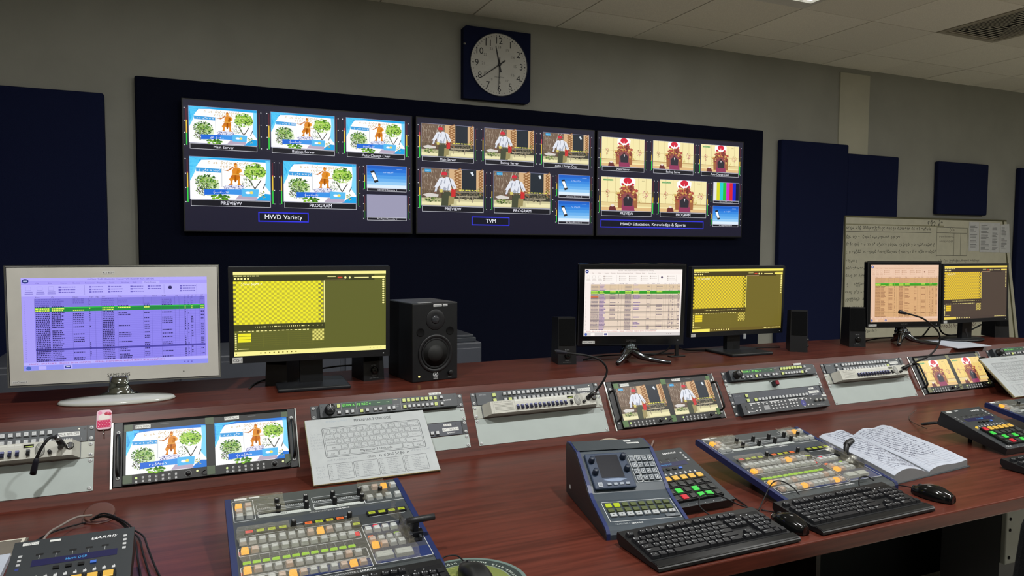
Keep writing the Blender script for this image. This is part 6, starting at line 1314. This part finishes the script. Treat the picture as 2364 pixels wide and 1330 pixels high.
cable('thin black mouse cable rising to a peak before the middle switcher', [(1.30, 1.39, z + .003), (1.345, 1.42, z + .016), (1.395, 1.445, z + .043), (1.415, 1.435, z + .05), (1.42, 1.40, z + .045), (1.415, 1.37, z + .035)], .0017)
cable('pair of short black cables behind the second keyboard', [(1.63, 1.372, z + .03), (1.655, 1.392, z + .040), (1.68, 1.392, z + .042), (1.69, 1.375, z + .034)], .002)
cable('thin black cable from the second mouse to the logbook', [(1.795, 1.338, z + .012), (1.80, 1.37, z + .006), (1.79, 1.388, z + .004), (1.76, 1.392, z + .004)], .0016)
cable('thin black cable hanging along the right side of the middle control panel', [(1.275, 1.60, z + .06), (1.30, 1.57, z + .02), (1.312, 1.52, z + .004), (1.30, 1.45, z + .003), (1.285, 1.40, z + .003)], .0018)
cable('thin black mouse cable between the keyboards', [(1.318, 1.335, z + .012), (1.33, 1.36, z + .004), (1.31, 1.39, z + .003)], .0016)
cable('thin black cable crossing the round mouse pad', [(.508, 1.368, z + .014), (.50, 1.40, z + .02), (.475, 1.412, z + .016), (.462, 1.40, z + .004)], .0016)
cable('black cable bundle behind the control panel right of the logbook', [(2.39, 1.70, z + .05), (2.40, 1.76, z + .03), (2.46, 1.80, z + .02), (2.55, 1.80, z + .014), (2.60, 1.74, z + .004)], .003)
cable('thin brown cable reaching left from the control panel right of the logbook', [(2.395, 1.74, z + .02), (2.50, 1.88, z + .004), (2.58, 1.95, z + .004), (2.63, 1.96, z + .02)], .0016, '#4b3a33')
# cables on the shelf behind the monitors
z = LZ
cable('black cable bundle on the shelf below the left checkerboard monitor', [(.17, 2.45, z + .003), (.22, 2.57, z + .004), (.36, 2.60, z + .02), (.50, 2.585, z + .035), (.63, 2.56, z + .03)], .003)
cable('black monitor cable drooping behind the left screen of the middle pair', [(1.60, 2.52, z + .08), (1.66, 2.55, z + .02), (1.74, 2.54, z + .004), (1.84, 2.52, z + .03), (1.86, 2.52, z + .10)], .003)
cable('black cable drooping from the right screen of the middle pair', [(1.86, 2.55, z + .09), (1.95, 2.58, z + .02), (2.08, 2.58, z + .006), (2.30, 2.55, z + .006), (2.44, 2.50, z + .01)], .0028)
cable('black cables in a low heap behind the chrome foot of the middle pair', [(1.45, 2.55, z + .004), (1.55, 2.57, z + .012), (1.72, 2.57, z + .008), (1.90, 2.56, z + .004)], .0035)
cable('thick black cable drooping between the right pair of monitors, left one', [(3.20, 2.50, z + .09), (3.30, 2.52, z + .02), (3.36, 2.50, z + .01), (3.42, 2.50, z + .05), (3.46, 2.50, z + .10)], .004)
cable('thick black cable drooping between the right pair of monitors, right one', [(3.44, 2.46, z + .11), (3.50, 2.49, z + .04), (3.58, 2.50, z + .012), (3.70, 2.50, z + .02), (3.80, 2.48, z + .06)], .004)
cable('black cable lying behind the chrome foot of the peach spreadsheet monitor', [(3.02, 2.54, z + .004), (3.16, 2.56, z + .01), (3.34, 2.55, z + .006), (3.55, 2.54, z + .004)], .0035)
t = thing('desk_hook', 'small black bracket standing behind the middle pair of monitors', 'bracket', (1.87, 2.50, LZ))
MB(.001).box(-36, 36, -14, 14, 0, 5, '#0e0f11', 'plastic', 1).build('bracket_base', t); MB(.001).box(-8, 8, -4, 4, 5, 60, '#0e0f11', 'plastic', 1).build('bracket_post', t)

# office chair at the right picture edge
t = thing('office_chair', 'black office chair at the right picture edge, only its backrest edge showing', 'chair', (1.402, .93, 0), (0, 0, 0))
b = MB(1); b.box(-.24, .24, -.23, .25, .44, .52, '#101113', 'fabric', .03, 3); b.build('seat', t)
b = MB(1); b.box(-.235, .235, .0, .06, 0, .52, '#0d0e10', 'fabric', .028, 4); b.build('backrest', t, (0, -.24, .49), (math.radians(6), 0, 0))
MB(1).box(-.03, .03, -.27, -.24, .40, .75, '#0c0d0e', 'plastic', .006).build('back_support', t)
MB(1).lathe(0, 0, [(.03, .10), (.03, .34), (.05, .35), (.05, .438)], '#191a1c', 'metal', 16).build('gas_column', t)
for k in range(5):
    a = k * 2 * math.pi / 5; MB(1).tube([(0, 0, .10), (.15 * math.cos(a), .15 * math.sin(a), .09), (.30 * math.cos(a), .30 * math.sin(a), .075)], .02, '#111214', 'plastic', 8, 2).build('leg', t)
    MB(1, Matrix.Translation((.30 * math.cos(a), .30 * math.sin(a), .028)) @ Matrix.Rotation(a, 4, 'Z') @ Matrix.Rotation(math.pi / 2, 4, 'X')).lathe(0, 0, [(.025, -.02), (.028, -.014), (.028, .014), (.025, .02)], '#0b0b0c', 'rubber', 14).build('caster', t)

# small fittings belong to the part they sit on (those parts carry no transform of their own)
HOST = {'label_sticker': ('bezel', 'cabinet'), 'label_tape': ('front_panel', 'housing', 'face_plate'), 'small_label': ('front_panel',), 'screw': ('front_panel', 'mounting_plate', 'side_plate'),
        'woofer_cone': ('woofer_surround',), 'grille': ('capsule',), 'lettering': ('cabinet',), 'round_sticker': ('side_panel',), 'bow': ('hook_plate',), 'printed_pattern': ('hook_plate',),
        'cable_clip': ('neck',), 'soft_key': ('screen_bezel',), 'power_key': ('screen_bezel',), 'keypad_key': ('keypad_frame',), 'indicator_light': ('front_panel', 'housing'), 'louvre': ('lamp_frame',), 'case_lock': ('clock_case',)}
for root in [o for o in SC.collection.objects if o.parent is None and o.type == 'EMPTY']:
    kids = list(root.children)
    for k in kids:
        for hn in HOST.get(k.name.split('.')[0], ()):
            h = [x for x in kids if x.name.split('.')[0] == hn and x.location.length < 1e-6 and x.parent == root]
            if h and h[0] != k: k.parent = h[0]; break
